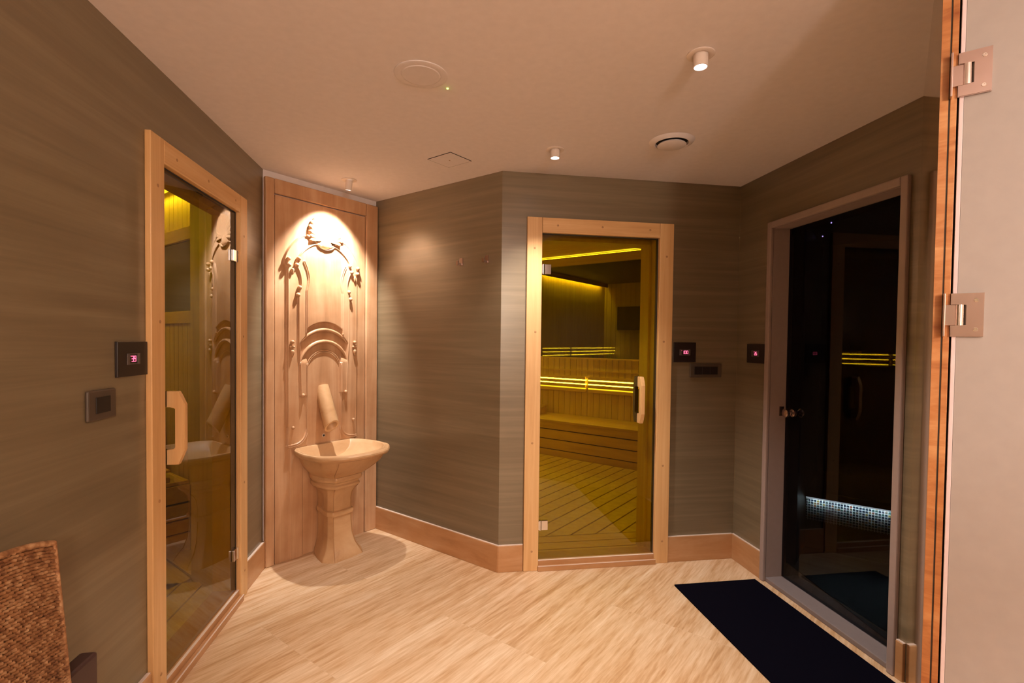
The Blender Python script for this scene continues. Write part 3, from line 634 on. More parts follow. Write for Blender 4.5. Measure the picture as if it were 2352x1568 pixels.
# ------------------------------------------------------------------ temperature displays and switches
SEG = {'0': 'abcdef', '1': 'bc', '2': 'abged', '3': 'abgcd', '4': 'fgbc', '5': 'afgcd', '6': 'afgedc', '7': 'abc', '8': 'abcdefg', '9': 'abcdfg'}
def digit(b_, ch, x, z, w, h, y):
    k = h * 0.11; S = {'a': (x, x + w, z + h - k, z + h), 'd': (x, x + w, z, z + k), 'g': (x, x + w, z + h / 2 - k / 2, z + h / 2 + k / 2), 'f': (x, x + k, z + h / 2, z + h), 'b': (x + w - k, x + w, z + h / 2, z + h), 'e': (x, x + k, z, z + h / 2), 'c': (x + w - k, x + w, z, z + h / 2)}
    for s_ in SEG[ch]:
        x0, x1, z0, z1 = S[s_]; box(b_, x0, x1, y - 0.0006, y, z0, z1)
def display(w, tt, zz, wd_, hg, txt, label):
    loc, rz = fr(w, tt, 0.0, zz); t = thing('temperature_display', label, 'thermostat', loc, rz, 'red digital temperature displays')
    b_ = BM(); box(b_, -wd_ / 2, wd_ / 2, -0.010, -0.0003, -hg / 2, hg / 2, 0.0015); obj('face_plate', b_, M_['black_panel'], t)
    b_ = BM()
    box(b_, -0.036, -0.023, -0.0125, -0.0095, -0.019, 0.019, 0.0005); box(b_, 0.023, 0.036, -0.0125, -0.0095, -0.019, 0.019, 0.0005); box(b_, -0.023, 0.023, -0.0125, -0.0095, -0.019, -0.0155); box(b_, -0.023, 0.023, -0.0125, -0.0095, 0.0155, 0.019)
    bz = obj('screen_bezel', b_, M_['bezel'], t)
    b_ = BM(); n = len(txt); dw = 0.0115; tw = n * dw + (n - 1) * 0.0025; x = -tw / 2 + 0.002
    for ch in txt: digit(b_, ch, x, -0.0100, dw, 0.0205, -0.0104); x += dw + 0.0025
    box(b_, -tw / 2 - 0.0035, -tw / 2 - 0.001, -0.0110, -0.0104, 0.0085, 0.0110)
    obj('digits', b_, M_['red_led'], t)
display('L', -1.325, 1.317, 0.172, 0.118, '39', 'dark temperature display left of the left sauna door')
display('BC', 1.176, 1.335, 0.150, 0.125, '100', 'dark temperature display touching the middle sauna door frame')
display('E', 0.204, 1.335, 0.172, 0.116, '26', 'dark temperature display left of the steam room door')
loc, rz = fr('L', -1.489, 0, 1.180); t = thing('light_switch', 'square bronze light switch below the left temperature display', 'switch', loc, rz)
bm = BM(); box(bm, -0.067, 0.067, -0.012, -0.0003, -0.047, 0.047, 0.005); obj('switch_plate', bm, M_['brown_plastic'], t)
bm = BM(); box(bm, -0.034, 0.034, -0.0145, -0.0115, -0.025, 0.025, 0.001); obj('rocker', bm, M_['brown_dark'], t)
loc, rz = fr('BC', 1.322, 0, 1.220); t = thing('light_switch', 'wide bronze switch plate below the middle temperature display', 'switch', loc, rz)
bm = BM(); box(bm, -0.108, 0.108, -0.012, -0.0003, -0.044, 0.044, 0.004); obj('switch_plate', bm, M_['brown_plastic'], t)
for k in range(3):
    bm = BM(); x0 = -0.081 + 0.054 * k; box(bm, x0, x0 + 0.0532, -0.0145, -0.0115, -0.025, 0.025, 0.0008); obj('rocker', bm, M_['brown_dark'], t)

# ------------------------------------------------------------------ ceiling fittings
def downlight(x, y, label, tilt=(0, 0), lit=True, r=0.025, power=P_DOWN, color=C_DOWN, length=0.045, cone=98, blend=0.7, aim=None):
    t = thing('ceiling_downlight', label, 'downlight', (x, y, H), 0, 'small cylinder downlights')
    b_ = BM(); lathe(b_, [(0.030, -0.0005), (0.047, -0.0005), (0.047, -0.0035), (0.044, -0.0050), (0.030, -0.0050)], 40, None, cap=False); lathe(b_, [(0.031, -0.0030), (0.031, -0.0010)], 40); obj('trim_ring', b_, M_['white_metal'], t, smooth=40)
    mt = Matrix.Rotation(tilt[0], 4, 'X') @ Matrix.Rotation(tilt[1], 4, 'Y')
    b_ = BM(); lathe(b_, [(r, -0.001), (r, -length), (r - 0.003, -length - 0.001), (r - 0.004, -length + 0.006)], 32, mt, cap=False); c_ = obj('lamp_tube', b_, M_['white_metal'], t, smooth=40)
    b_ = BM(); lathe(b_, [(r - 0.0035, -length + 0.0050), (r - 0.0035, -length + 0.0035)], 32, mt); obj('lens', b_, M_['lens'], c_)
    p = mt @ Vector((0, 0, -length - 0.006))
    l = lamp('downlight_lamp', 'SPOT', (x + p.x, y + p.y, H + p.z), power, color, spot_size=math.radians(cone), spot_blend=blend, shadow_soft_size=0.018)
    if aim is not None: l.rotation_euler = Vector(aim).to_track_quat('-Z', 'Y').to_euler()
    return t
downlight(0.640, 1.795, 'lit white downlight nearest the camera')
downlight(0.206, 2.690, 'lit white downlight above the middle sauna door')
bd = math.radians(25)
aimv = Vector((-0.8143 * math.sin(bd), 0.5805 * math.sin(bd), -math.cos(bd)))
downlight(-1.0524, 3.243, 'white downlight tilted at the carved fountain panel', tilt=(0.16, 0.14), power=P_FOUNT, color=C_FOUNT, length=0.062, r=0.020, cone=84, blend=0.70, aim=aimv)

t = thing('ceiling_speaker', 'flat round white loudspeaker cover in the ceiling', 'speaker', (-0.363, 1.954, H))
bm = BM(); lathe(bm, [(0.0, -0.004), (0.072, -0.004), (0.0735, -0.0028), (0.075, -0.004), (0.096, -0.0045), (0.1005, -0.003), (0.101, -0.0003)], 64, None, cap=False); obj('cover_ring', bm, M_['ceiling_fitting'], t, smooth=30)
bm = BM(); lathe(bm, [(0.070, -0.0058), (0.0715, -0.0040)], 64); obj('grille', bm, M_['ceiling_fitting'], t)
t = thing('status_light', 'tiny glowing green light beside the round speaker cover', 'indicator light', (-0.2755, 2.0547, H))
bm = BM(); ellipsoid(bm, (0, 0, -0.002), 0.0042, 0.0042, 0.0035); obj('lens', bm, M_['green_led'], t)
bm = BM(); lathe(bm, [(0.006, -0.0015), (0.006, -0.0002)], 16); obj('collar', bm, M_['ceiling_fitting'], t)
t = thing('ceiling_vent', 'round white air vent with a central disc', 'vent', (0.778, 2.562, H))
bm = BM(); lathe(bm, [(0.078, -0.001), (0.080, -0.014), (0.086, -0.016), (0.106, -0.006), (0.110, -0.001)], 64, None, cap=False); obj('vent_ring', bm, M_['ceiling_fitting'], t, smooth=30)
bm = BM(); lathe(bm, [(0.080, -0.0015), (0.080, -0.0005)], 48); obj('duct', bm, M_['dark'], t)
bm = BM(); lathe(bm, [(0.066, -0.016), (0.070, -0.022), (0.060, -0.026), (0.0, -0.028)], 56, None, cap=False); lathe(bm, [(0.012, -0.018), (0.012, -0.0015)], 16); obj('vent_disc', bm, M_['ceiling_fitting'], t, smooth=30)
cx, cy = -0.369, 2.864; rz = math.atan2(2.978 - 2.847, -0.390 + 0.492)
t = thing('access_panel', 'square flush hatch in the ceiling near the fountain', 'hatch', (cx, cy, H), rz)
bm = BM(); box(bm, -0.083, 0.083, -0.090, 0.090, -0.0025, -0.0002); obj('panel_frame', bm, M_['dark'], t)
bm = BM(); box(bm, -0.0805, 0.0805, -0.0875, 0.0875, -0.0029, -0.0026); obj('panel_cover', bm, M_['ceiling'], t)
bm = BM(); lathe(bm, [(0.004, -0.0040), (0.004, -0.0029)], 12); obj('latch', bm, M_['plug'], t)

# unseen lamps behind the viewpoint; globe and uplighter are added fill
downlight(-0.35, 0.25, 'lit white downlight over the viewpoint, on its left', power=P_BACK * 0.12, cone=115, blend=0.9)
downlight(0.55, -0.70, 'lit white downlight behind the viewpoint', power=P_BACK * 0.6, cone=115, blend=0.9)
t = thing('fill_globe_lamp', 'unseen globe lamp added as fill behind the viewpoint', 'fill lamp', (0.85, -1.70, H))  # unseen globe, added to brighten walls and door leaf
bm = BM(); lathe(bm, [(0.05, -0.02), (0.05, -0.0005)], 24); lathe(bm, [(0.005, -0.40), (0.005, -0.02)], 10); obj('stem', bm, M_['white_metal'], t)
bm = BM(); lathe(bm, [(0.02, -0.40), (0.045, -0.415), (0.045, -0.43), (0.0, -0.43)], 24, None, cap=False); obj('socket', bm, M_['white_metal'], t)
lamp('globe_fill_light', 'POINT', (0.85, -1.70, 1.86), P_FILL_GLOBE, C_FILL, shadow_soft_size=0.10)
t = thing('fill_uplighter', 'unseen uplighter added as fill behind the viewpoint', 'floor lamp', (0.85, -0.95, 0.0), 0)  # unseen uplighter, added as fill for the ceiling
bm = BM(); lathe(bm, [(0.13, 0.0), (0.13, 0.02), (0.012, 0.03), (0.012, 1.50)], 28); obj('stand', bm, M_['steel'], t, smooth=30)
bm = BM(); lathe(bm, [(0.012, 1.50), (0.06, 1.515), (0.14, 1.60), (0.138, 1.60), (0.058, 1.525), (0.012, 1.512)], 32, None, cap=False); obj('bowl_shade', bm, M_['white_metal'], t, smooth=40)
l = lamp('uplighter_fill_light', 'SPOT', (0.85, -0.95, 1.62), P_FILL_UP, C_FILL, spot_size=math.radians(128), spot_blend=1.0, shadow_soft_size=0.08); l.rotation_euler = (PI, 0, 0)

# ------------------------------------------------------------------ mat
v = (0.1586, -0.9873)
loc = (0.940, 2.885, 0.0); t = None
bm = BM(); box(bm, 0, 0.508, -1.9, 0, 0.0004, 0.009, 0.002)
mt_ = obj('floor_mat', bm, M_['rubber'], None, loc, math.atan2(0.1604, 0.9870)); tag(mt_, 'long black rubber mat in front of the steam room door', 'mat')

# ------------------------------------------------------------------ wicker chair at the left wall
loc, rz = fr('L', -2.068, 0.0); ch = thing('wicker_chair', 'wicker chair with high woven back at the left edge', 'chair', loc, rz)
bm = BM(); NZ, NXx = 58, 60
HWt = 0.215
rows = []
def chair_top(x): return 0.914 - 0.036 * (abs(x) / HWt) ** 2.2
for j in range(NZ):   # horizontal woven strands
    zf = j / (NZ - 1)
    pts = []
    for i in range(NXx + 1):
        x = -1 + 2 * i / NXx
        hw = HWt + 0.010 * (1 - zf) + (0.004 if zf < 0.62 else 0)
        z = 0.43 + (chair_top(x * HWt) - 0.43) * zf
        y = -0.115 - 0.03 * (1 - zf) + 0.0036 * (1 if (i + j) % 2 else -1) + random.uniform(-.001, .001)
        pts.append((x * hw, y, z + random.uniform(-.0012, .0012)))
    tube(bm, pts, 0.0044, 6, 1.0, [random.uniform(0.8, 1.15) for _ in pts])
obj('woven_back', bm, M_['wicker'], ch, smooth=80)
bm = BM()
tube(bm, [(x * HWt, -0.115, chair_top(x * HWt) + 0.004) for x in [-1 + 2 * i / 30 for i in range(31)]], 0.0075, 8)
for s_ in (-1, 1): tube(bm, [(s_ * (HWt + 0.010 * (1 - k / 20)), -0.115 - 0.03 * (1 - k / 20), 0.43 + 0.45 * k / 20) for k in range(21)], 0.0065, 8)
obj('rim', bm, M_['wicker'], ch, smooth=80)
bm = BM(); box(bm, -HWt + .01, HWt - .01, -0.108, -0.098, 0.40, 0.87); obj('back_panel', bm, M_['inner_handle'], ch)
bm = BM(); box(bm, -0.245, 0.377, -0.115, -0.070, 0.40, 0.515, 0.008); obj('back_rail', bm, M_['brown_leather'], ch)
bm = BM(); box(bm, -0.24, 0.24, -0.56, -0.118, 0.36, 0.425, 0.015); obj('seat', bm, M_['brown_leather'], ch)
for sx_ in (-0.22, 0.22):
    for y in (-0.53, -0.14):
        bm = BM(); box(bm, sx_ - 0.018, sx_ + 0.018, y - 0.018, y + 0.018, 0.0, 0.359); obj('leg', bm, M_['brown_leather'], ch)

# ------------------------------------------------------------------ sauna rooms (local axes: x = along the benches, y = away from them)
def sbox(name, dims, mat, parent=None, bev=0.0, **kw):
    b_ = BM(); box(b_, *dims, bev); o = obj(name, b_, mat, parent, (0, 0, 0) if parent else fr('S')[0], 0 if parent else fr('S')[1]); return o
def boards_wall(b_, axis, c, s0, s1, z0, z1, w=0.085, th=0.014, side=1):
    """vertical match boards standing on plane axis=c"""
    n = max(1, round((s1 - s0) / w)); w = (s1 - s0) / n
    for i in range(n):
        a, e = s0 + i * w + 0.0025, s0 + (i + 1) * w - 0.0025
        if axis == 'y': box(b_, a, e, min(c, c + side * th), max(c, c + side * th), z0, z1)
        else: box(b_, min(c, c + side * th), max(c, c + side * th), a, e, z0, z1)
def swall(name, axis, c, s0, s1, z0, z1, side, label, w=0.085):
    b_ = BM()
    if axis == 'y': box(b_, s0, s1, min(c, c - side * 0.05), max(c, c - side * 0.05), z0, z1)
    else: box(b_, min(c, c - side * 0.05), max(c, c - side * 0.05), s0, s1, z0, z1)
    boards_wall(b_, axis, c, s0, s1, z0, z1, w, 0.014, side)
    o = obj(name, b_, M_['sauna_wood'], None, fr('S')[0], fr('S')[1]); o['kind'] = 'structure'; o['label'] = label; o['category'] = 'wall'; return o
# room behind the middle door
swall('wall_sauna_bench', 'y', 5.72, -4.3, -0.75, 0, 1.175, -1, 'boarded wall behind the long sauna bench')
swall('wall_sauna_left', 'x', -4.30, 2.60, 5.72, 0, 2.42, 1, 'boarded left side wall of the large sauna')
swall('wall_sauna_right', 'x', -0.75, 3.75, 5.72, 0, 2.42, -1, 'boarded right side wall of the large sauna')
bm = BM(); box(bm, -4.3, -2.0, 2.52, 2.60, 0, 2.42); o = obj('wall_sauna_near', bm, M_['sauna_wood'], None, *fr('S')); o['kind'] = 'structure'; o['label'] = 'near boarded wall of the large sauna'; o['category'] = 'wall'
bm = BM(); prism(bm, [(-4.35, 2.5), (-1.95, 2.48), (-0.70, 3.72), (-0.70, 5.15), (-4.35, 5.15)], 2.405, 2.46); prism(bm, [(-4.35, 5.19), (-0.70, 5.19), (-0.70, 5.80), (-4.35, 5.80)], 2.385, 2.46)
o = obj('ceiling_sauna', bm, M_['sauna_wood_h'], None, *fr('S')); o['kind'] = 'structure'; o['label'] = 'wooden ceiling of the large sauna'; o['category'] = 'ceiling'
bm = BM(); box(bm, -4.25, -0.80, 5.155, 5.185, 2.400, 2.404); o = obj('ceiling_light_strip', bm, M_['led_warm_dim'], None, *fr('S')); tag(o, 'thin warm light strip along the sauna ceiling', 'light strip')
# duckboard floor: planks run away from the bench, two border planks at the door
def duckboards(name, x0, x1, y0, y1, label, poly=None):
    b_ = BM(); w = 0.128; x = x0
    while x < x1 - 0.02:
        xa, xb = x + 0.006, min(x + w - 0.006, x1); ys = y0
        if poly: ys = max(y0, poly((xa + xb) / 2))
        if ys < y1 - 0.05: prism(b_, [(xa, poly(xa) if poly else y0), (xb, poly(xb) if poly else y0), (xb, y1), (xa, y1)], 0.008, 0.020)
        x += w
    box(b_, x0, x1, (y0 if not poly else y0), y1, 0.001, 0.0075) if not poly else None
    o = obj(name, b_, M_['sauna_wood'], None, *fr('S')); tag(o, label, 'duckboard floor'); return o
slope = math.tan(math.radians(37.0 + 9.23))
by0 = 2.3798 + 0.10
def bcline(off): # b coordinate of a line parallel to the door wall, `off` behind it
    return lambda x: (ptB[0] * 0.6018 + ptB[1] * 0.7986) + (x - (ptB[0] * A_[0] + ptB[1] * A_[1])) * slope + off / math.cos(math.radians(46.23))
duckboards('duckboard_floor', -4.25, -0.80, 2.7, 5.14, 'diagonal wooden duckboards on the large sauna floor', poly=lambda x: max(2.62, bcline(0.46)(x)))
loc, rz = fr('BC', 0.0)
bm = BM()
for k in range(3): box(bm, 0.03, 1.5, 0.125 + k * 0.112, 0.225 + k * 0.112, 0.008, 0.020)
o = obj('floor_border', bm, M_['sauna_wood_h'], None, loc, rz); tag(o, 'border planks just inside the middle sauna door', 'duckboard floor')
# bench with slatted front
loc, rz = fr('S')
bn = thing('sauna_bench', 'long slatted wooden bench in the large sauna', 'bench', (loc[0], loc[1], 0), rz)
bm = BM()
for k in range(5): box(bm, -4.28, -0.78, 5.150 + k * 0.111, 5.150 + k * 0.111 + 0.104, 0.420, 0.447, 0.003)
obj('seat_slats', bm, M_['sauna_wood_h'], bn)
bm = BM()
for z0, z1 in ((0.010, 0.088), (0.098, 0.210), (0.221, 0.328), (0.339, 0.418)): box(bm, -4.28, -0.78, 5.165, 5.185, z0, z1, 0.002)
obj('front_boards', bm, M_['sauna_wood_h'], bn)
bm = BM(); box(bm, -4.28, -0.78, 5.20, 5.24, 0.0, 0.415); obj('bench_frame', bm, M_['dark'], bn)
# backrest lamp: three lit slots between slats
t = thing('backrest_light', 'slatted backrest with three glowing light lines above the bench', 'sauna light', (loc[0], loc[1], 0), rz)
for xa, xb in ((-4.05, -3.13), (-3.09, -2.43)):
    bm = BM()
    for zc in (0.935, 0.882, 0.832, 0.775): box(bm, xa, xb, 5.665, 5.700, zc - 0.019, zc + 0.019, 0.002)
    sl = obj('slats', bm, M_['sauna_wood_h'], t)
    for zc, mt_k in ((0.9085, 'led_warm'), (0.857, 'led_warm'), (0.8035, 'led_warm_dim')):
        bm = BM(); box(bm, xa, xb, 5.672, 5.690, zc - 0.0052, zc + 0.0052); obj('light_strip', bm, M_[mt_k], sl)
bm = BM(); box(bm, -4.28, -0.78, 5.690, 5.703, 1.020, 1.034); o = obj('cap_strip', bm, M_['sauna_wood_h'], t)
# headrest cushion lying on the bench
t = thing('headrest', 'curved wooden headrest lying on the sauna bench', 'headrest', (loc[0] + A_[0] * -3.78 + 0.6018 * 5.45, loc[1] + A_[1] * -3.78 + 0.7986 * 5.45, 0.447), rz)
bm = BM()
for k in range(5): box(bm, -0.13, 0.13, -0.15 + k * 0.062, -0.15 + k * 0.062 + 0.05, 0.02 + 0.02 * k, 0.035 + 0.02 * k)
obj('slats', bm, M_['sauna_wood_h'], t)
bm = BM(); prism_yz(bm, [(-0.15, 0.0), (0.15, 0.0), (0.15, 0.10), (-0.15, 0.019)], -0.12, -0.10); prism_yz(bm, [(-0.15, 0.0), (0.15, 0.0), (0.15, 0.10), (-0.15, 0.019)], 0.10, 0.12); obj('side_rail', bm, M_['sauna_wood_h'], t)
# window above the bench
bm = BM(); box(bm, -4.3, -0.75, 5.66, 5.80, 1.176, 1.19); wf = struct('window_1', bm, M_['sauna_wood_h'], 'S', 'long interior window above the sauna bench', 'window')
bm = BM(); box(bm, -4.3, -0.75, 5.735, 5.743, 1.191, 2.38); obj('window_pane', bm, M_['clear_glass'], wf)
t = thing('backrest_light', 'slatted lamp with glowing lines on the left wall of the large sauna', 'sauna light', (L0x := A_[0] * -4.286 + 0.6018 * 3.4, A_[1] * -4.286 + 0.7986 * 3.4, 1.24), rz)
for ya, yb in ((-0.78, -0.70), (-0.66, 0.82), (0.88, 1.67)):
    bm = BM()
    box(bm, 0.001, 0.018, ya, yb, -0.10, 0.09)
    sl = obj('slats', bm, M_['sauna_wood_h'], t)
    for zc in (0.0475, -0.0075, -0.0625):
        bm = BM(); box(bm, 0.0182, 0.024, ya, yb, zc - 0.005, zc + 0.005); obj('light_strip', bm, M_['led_warm'], sl)
# room beyond the window
swall('wall_lounge_left', 'x', -4.12, 5.80, 8.10, 0, 2.42, 1, 'boarded wall seen through the sauna window', 0.07)
swall('wall_lounge_far', 'y', 8.10, -4.15, -0.5, 0, 2.42, -1, 'far boarded wall seen through the sauna window', 0.09)
bm = BM(); box(bm, -4.2, -0.4, 5.81, 8.2, 2.40, 2.46); o = obj('ceiling_lounge', bm, M_['black_room'], None, *fr('S')); o['kind'] = 'structure'; o['label'] = 'dark ceiling of the room beyond the sauna'; o['category'] = 'ceiling'
bm = BM(); box(bm, -0.5, -0.45, 5.81, 8.15, 0, 2.42); o = obj('wall_lounge_right', bm, M_['sauna_wood'], None, *fr('S')); o['kind'] = 'structure'; o['label'] = 'right wall of the room beyond the sauna'; o['category'] = 'wall'
L0 = fr('S')[0]
def sp_(a, b_, z=0.0): return (A_[0] * a + 0.6018 * b_, A_[1] * a + 0.7986 * b_, z)
t = thing('television', 'black flat television on the far boarded wall', 'television', sp_(-3.60, 8.08, 1.80), rz)
bm = BM(); box(bm, -0.24, 0.24, -0.04, -0.002, -0.20, 0.20, 0.004); obj('casing', bm, M_['black_panel'], t)
bm = BM(); box(bm, -0.23, 0.23, -0.042, -0.0402, -0.19, 0.19); obj('screen', bm, M_['tv'], t)
for k in range(3):
    t = thing('potted_plant', ('leafy green plant under the lit slats, nearest the sauna window', 'leafy green plant under the lit slats, middle one', 'leafy green plant under the lit slats, in the far corner')[k], 'plant', sp_(-3.80, 6.65 + 0.5 * k, 0.0), 0, 'green plants beyond the window')
    bm = BM(); lathe(bm, [(0.10, 0.0), (0.14, 0.45), (0.13, 0.45), (0.12, 0.40)], 20); obj('pot', bm, M_['brown_plastic'], t, smooth=40)
    bm = BM()
    for q_ in range(60):
        a = random.uniform(0, 2 * PI); r1 = random.uniform(0.03, 0.2); h1 = random.uniform(0.75, 1.25); w1 = 0.016
        c0 = Vector((0.06 * math.cos(a), 0.06 * math.sin(a), 0.42)); c1 = Vector((r1 * math.cos(a), r1 * math.sin(a), h1)); sd = Vector((-math.sin(a), math.cos(a), 0)) * w1
        mid = c0.lerp(c1, 0.6) + Vector((0, 0, 0.04))
        vs = [bm.verts.new(p) for p in (c0, mid + sd, c1, mid - sd)]; bm.faces.new(vs)
    obj('foliage', bm, M_['leaf'], t)
# room behind the left door
swall('wall_sauna_end', 'y', 1.42, -5.3, -3.12, 0, 2.42, -1, 'boarded end wall of the small sauna', 0.075)
bm = BM(); prism(bm, [(-3.20, 1.20), (-2.83, 1.20), (-3.06, 1.41), (-3.20, 1.41)], 0, 2.42); o = obj('wall_sauna_pier', bm, M_['sauna_wood'], None, *fr('S')); o['kind'] = 'structure'; o['label'] = 'wooden pier beside the small sauna door'; o['category'] = 'wall'
bm = BM(); box(bm, -5.3, -5.25, -1.5, 1.42, 0, 2.42); box(bm, -5.3, -1.9, -1.55, -1.5, 0, 2.42); o = obj('wall_sauna_outer', bm, M_['sauna_wood'], None, *fr('S')); o['kind'] = 'structure'; o['label'] = 'outer boarded walls of the small sauna'; o['category'] = 'wall'
bm = BM(); prism(bm, [(-5.35, -1.55), (-1.65, -1.55), (-2.88, 1.45), (-5.35, 1.45)], 2.405, 2.46); o = obj('ceiling_small_sauna', bm, M_['sauna_wood_h'], None, *fr('S')); o['kind'] = 'structure'; o['label'] = 'wooden ceiling of the small sauna'; o['category'] = 'ceiling'
bm = BM(); box(bm, -5.2, -3.22, 1.372, 1.40, 1.485, 1.565, 0.003); box(bm, -5.2, -3.22, 1.372, 1.40, 2.03, 2.115, 0.003); box(bm, -3.28, -3.22, 1.372, 1.40, 1.567, 2.028); wf = struct('window_2', bm, M_['sauna_wood_h'], 'S', 'dark interior window in the small sauna end wall', 'window')
bm = BM(); box(bm, -5.2, -3.28, 1.388, 1.396, 1.567, 2.028); obj('window_pane', bm, M_['tv'], wf)
bn = thing('sauna_bench', 'stepped wooden bench in the small sauna', 'bench', (loc[0], loc[1], 0), rz)
bm = BM()
for z0, z1 in ((0.010, 0.125), (0.137, 0.212), (0.225, 0.320), (0.333, 0.440)): box(bm, -3.66, -3.64, -1.4, 1.36, z0, z1, 0.002)
obj('front_boards', bm, M_['sauna_wood_h'], bn)
bm = BM()
for k in range(5): box(bm, -3.66 - k * 0.11 - 0.10, -3.66 - k * 0.11 + 0.004, -1.4, 1.36, 0.442, 0.465, 0.003)
obj('seat_slats', bm, M_['sauna_wood_h'], bn)
bm = BM()
for z0, z1 in ((0.48, 0.60), (0.612, 0.73), (0.742, 0.86)): box(bm, -4.24, -4.22, -1.4, 1.36, z0, z1, 0.002)
for k in range(5): box(bm, -4.22 - k * 0.11 - 0.10, -4.22 - k * 0.11 + 0.004, -1.4, 1.36, 0.862, 0.885, 0.003)
obj('upper_step', bm, M_['sauna_wood_h'], bn)
bm = BM(); box(bm, -3.70, -3.67, -1.4, 1.36, 0, 0.44); box(bm, -4.27, -4.245, -1.4, 1.36, 0, 0.86); obj('bench_frame', bm, M_['dark'], bn)
t = thing('headrest', 'wooden headrest lying on the small sauna bench', 'headrest', sp_(-3.80, 1.16, 0.4655), rz)
bm = BM()
for k in range(4): box(bm, -0.12, 0.13, -0.14 + k * 0.062, -0.14 + k * 0.062 + 0.052, 0.03 + 0.012 * k, 0.045 + 0.012 * k)
obj('slats', bm, M_['sauna_wood_h'], t)
bm = BM(); box(bm, -0.12, -0.10, -0.14, 0.10, 0.0, 0.029); box(bm, 0.10, 0.12, -0.14, 0.10, 0.0, 0.029); obj('side_rail', bm, M_['sauna_wood_h'], t)
# duckboards of the small sauna: border parallel to the door, boards at an angle
bm = BM()
for k in range(3): box(bm, -3.0, -0.20, 0.12 + k * 0.125, 0.235 + k * 0.125, 0.008, 0.020)
o = obj('floor_border', bm, M_['sauna_wood'], None, *fr('L')); tag(o, 'border planks just inside the left sauna door', 'duckboard floor')
bm = BM()
for k in range(18):
    y0 = -1.35 + k * 0.15; xl = -3.63
    xr = -3.10 - (y0 - 1.35) * (-0.41) * -1
    xr = -2.73 - 0.50 - (1.30 - y0) * -0.405
    prism(bm, [(xl, y0 + 0.006), (min(xr, -1.9), y0 + 0.006), (min(xr - 0.055, -1.9), y0 + 0.142), (xl, y0 + 0.142)], 0.008, 0.020)
o = obj('duckboard_floor', bm, M_['sauna_wood_h'], None, *fr('S')); tag(o, 'wooden duckboards on the small sauna floor', 'duckboard floor')
bm = BM(); box(bm, -5.15, -3.25, 1.340, 1.370, 2.385, 2.395); o = obj('cornice_light_strip', bm, M_['led_warm_dim'], None, *fr('S')); tag(o, 'warm light strip at the top of the small sauna end wall', 'light strip')

lamp('small_sauna_fill', 'POINT', (A_[0] * -4.6 + 0.6018 * 0.0, A_[1] * -4.6, 2.25), 22.0, (1.0, 0.98, 0.42), shadow_soft_size=0.05)  # added fill without a fitting, brightens the small sauna boards
# light given by the strips
def area(name, a, b_, z, sx, sy, power, color, aim):
    l = lamp(name, 'AREA', sp_(a, b_, z), power, color, shape='RECTANGLE', size=sx, size_y=sy)
    q_ = Vector(aim).to_track_quat('-Z', 'Y'); l.rotation_euler = q_.to_euler(); return l
def stripl(name, a, b_, z, length, along, power, color, down=True, aim=None):
    l = lamp(name, 'AREA', sp_(a, b_, z), power, color, shape='RECTANGLE', size=length, size_y=0.02)
    l.rotation_euler = (0, 0, rz if along == 'a' else rz + PI / 2)
    return l
SW = (1.0, 0.90, 0.42)
stripl('ceiling_strip_light', -2.9, 5.17, 2.395, 2.6, 'a', 14.0, SW)
stripl('cornice_strip_light', -4.2, 1.352, 2.380, 1.7, 'a', 6.0, SW)
stripl('lounge_strip_light', -4.06, 7.0, 2.385, 1.8, 'b', 8.0, SW)
bm = BM(); box(bm, -4.10, -4.07, 5.95, 8.05, 2.388, 2.397); o = obj('cornice_light_strip', bm, M_['led_warm_dim'], None, *fr('S')); tag(o, 'warm light strip above the boarded wall beyond the window', 'light strip')
bm = BM(); box(bm, -4.04, -4.025, 5.85, 8.05, 2.335, 2.399); o = obj('trim_6', bm, M_['sauna_wood_h'], None, *fr('S')); o['kind'] = 'structure'; o['label'] = 'cornice board hiding the light strip beyond the window'; o['category'] = 'trim'

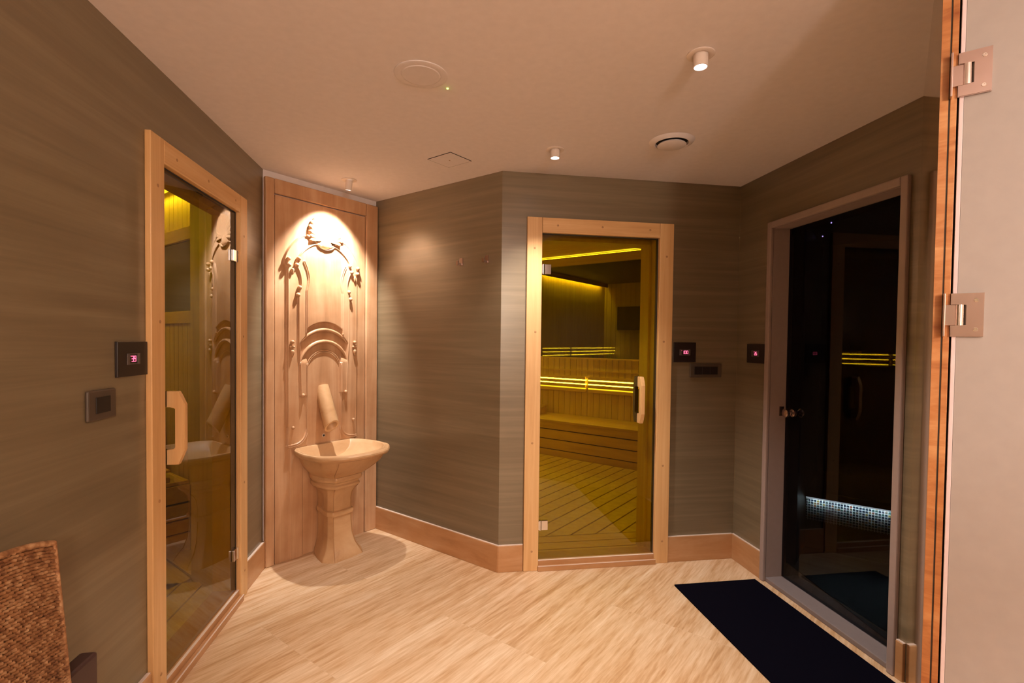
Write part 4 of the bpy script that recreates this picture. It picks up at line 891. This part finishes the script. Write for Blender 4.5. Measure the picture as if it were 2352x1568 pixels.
# ------------------------------------------------------------------ steam room
def dk(name, dims, label, mat='black_room'):
    b_ = BM(); box(b_, *dims); o = obj(name, b_, M_[mat], None, *fr('S')); o['kind'] = 'structure'; o['label'] = label; o['category'] = name.split('_')[0]; return o
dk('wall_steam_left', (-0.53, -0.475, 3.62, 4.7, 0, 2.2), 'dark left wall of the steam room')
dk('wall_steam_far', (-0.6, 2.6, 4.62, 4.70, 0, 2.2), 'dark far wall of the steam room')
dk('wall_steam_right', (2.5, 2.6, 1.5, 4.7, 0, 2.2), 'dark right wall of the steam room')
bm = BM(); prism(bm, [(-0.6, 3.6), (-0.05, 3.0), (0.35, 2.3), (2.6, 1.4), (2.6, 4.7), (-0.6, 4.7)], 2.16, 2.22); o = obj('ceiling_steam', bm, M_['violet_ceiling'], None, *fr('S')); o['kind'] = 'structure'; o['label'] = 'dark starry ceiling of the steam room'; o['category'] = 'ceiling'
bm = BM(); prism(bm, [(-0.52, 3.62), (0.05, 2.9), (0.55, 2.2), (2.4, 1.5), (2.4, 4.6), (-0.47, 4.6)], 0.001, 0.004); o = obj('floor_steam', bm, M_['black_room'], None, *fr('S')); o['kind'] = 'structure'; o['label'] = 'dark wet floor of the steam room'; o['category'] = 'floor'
t = thing('steam_bench', 'mosaic bench lit from below its edge in the steam room', 'bench', (loc[0], loc[1], 0), rz)
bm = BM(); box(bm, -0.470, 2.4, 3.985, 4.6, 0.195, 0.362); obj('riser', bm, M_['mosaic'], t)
bm = BM(); box(bm, -0.470, 2.4, 3.99, 4.6, 0.005, 0.1945); obj('shaded_riser', bm, M_['black_room'], t)  # black lower riser stands in for the strip light fading out
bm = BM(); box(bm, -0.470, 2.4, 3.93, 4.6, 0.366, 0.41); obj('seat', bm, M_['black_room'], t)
bm = BM(); box(bm, -0.465, 2.4, 3.934, 3.940, 0.358, 0.3655); obj('light_strip', bm, M_['led_white'], t)
l = stripl('riser_strip_light', 0.55, 3.945, 0.362, 2.0, 'a', 4.5, (0.75, 1.0, 0.95)); l.rotation_euler = (math.radians(55), 0, rz); l.data.spread = math.radians(80)
lamp('steam_room_light', 'POINT', sp_(1.2, 3.2, 2.0), 0.25, (0.35, 0.15, 1.0), shadow_soft_size=0.05)
for k, (a, b_) in enumerate(((-0.345, 3.750), (-0.435, 4.185), (0.35, 3.6), (0.9, 4.1), (1.3, 3.3))):
    bm = BM(); ellipsoid(bm, (0, 0, 0), 0.004, 0.004, 0.004, u=10, v=6); o = obj('star_light', bm, M_['star'], None, sp_(a, b_, 2.157), 0)
    tag(o, ('tiny violet star light, the right of the two seen through the steam door', 'tiny violet star light, the left of the two seen through the steam door', 'tiny violet star light further right in the steam room ceiling', 'tiny violet star light over the steam bench', 'tiny violet star light far right in the steam room ceiling')[k], 'star light', 'star lights in the steam room ceiling')
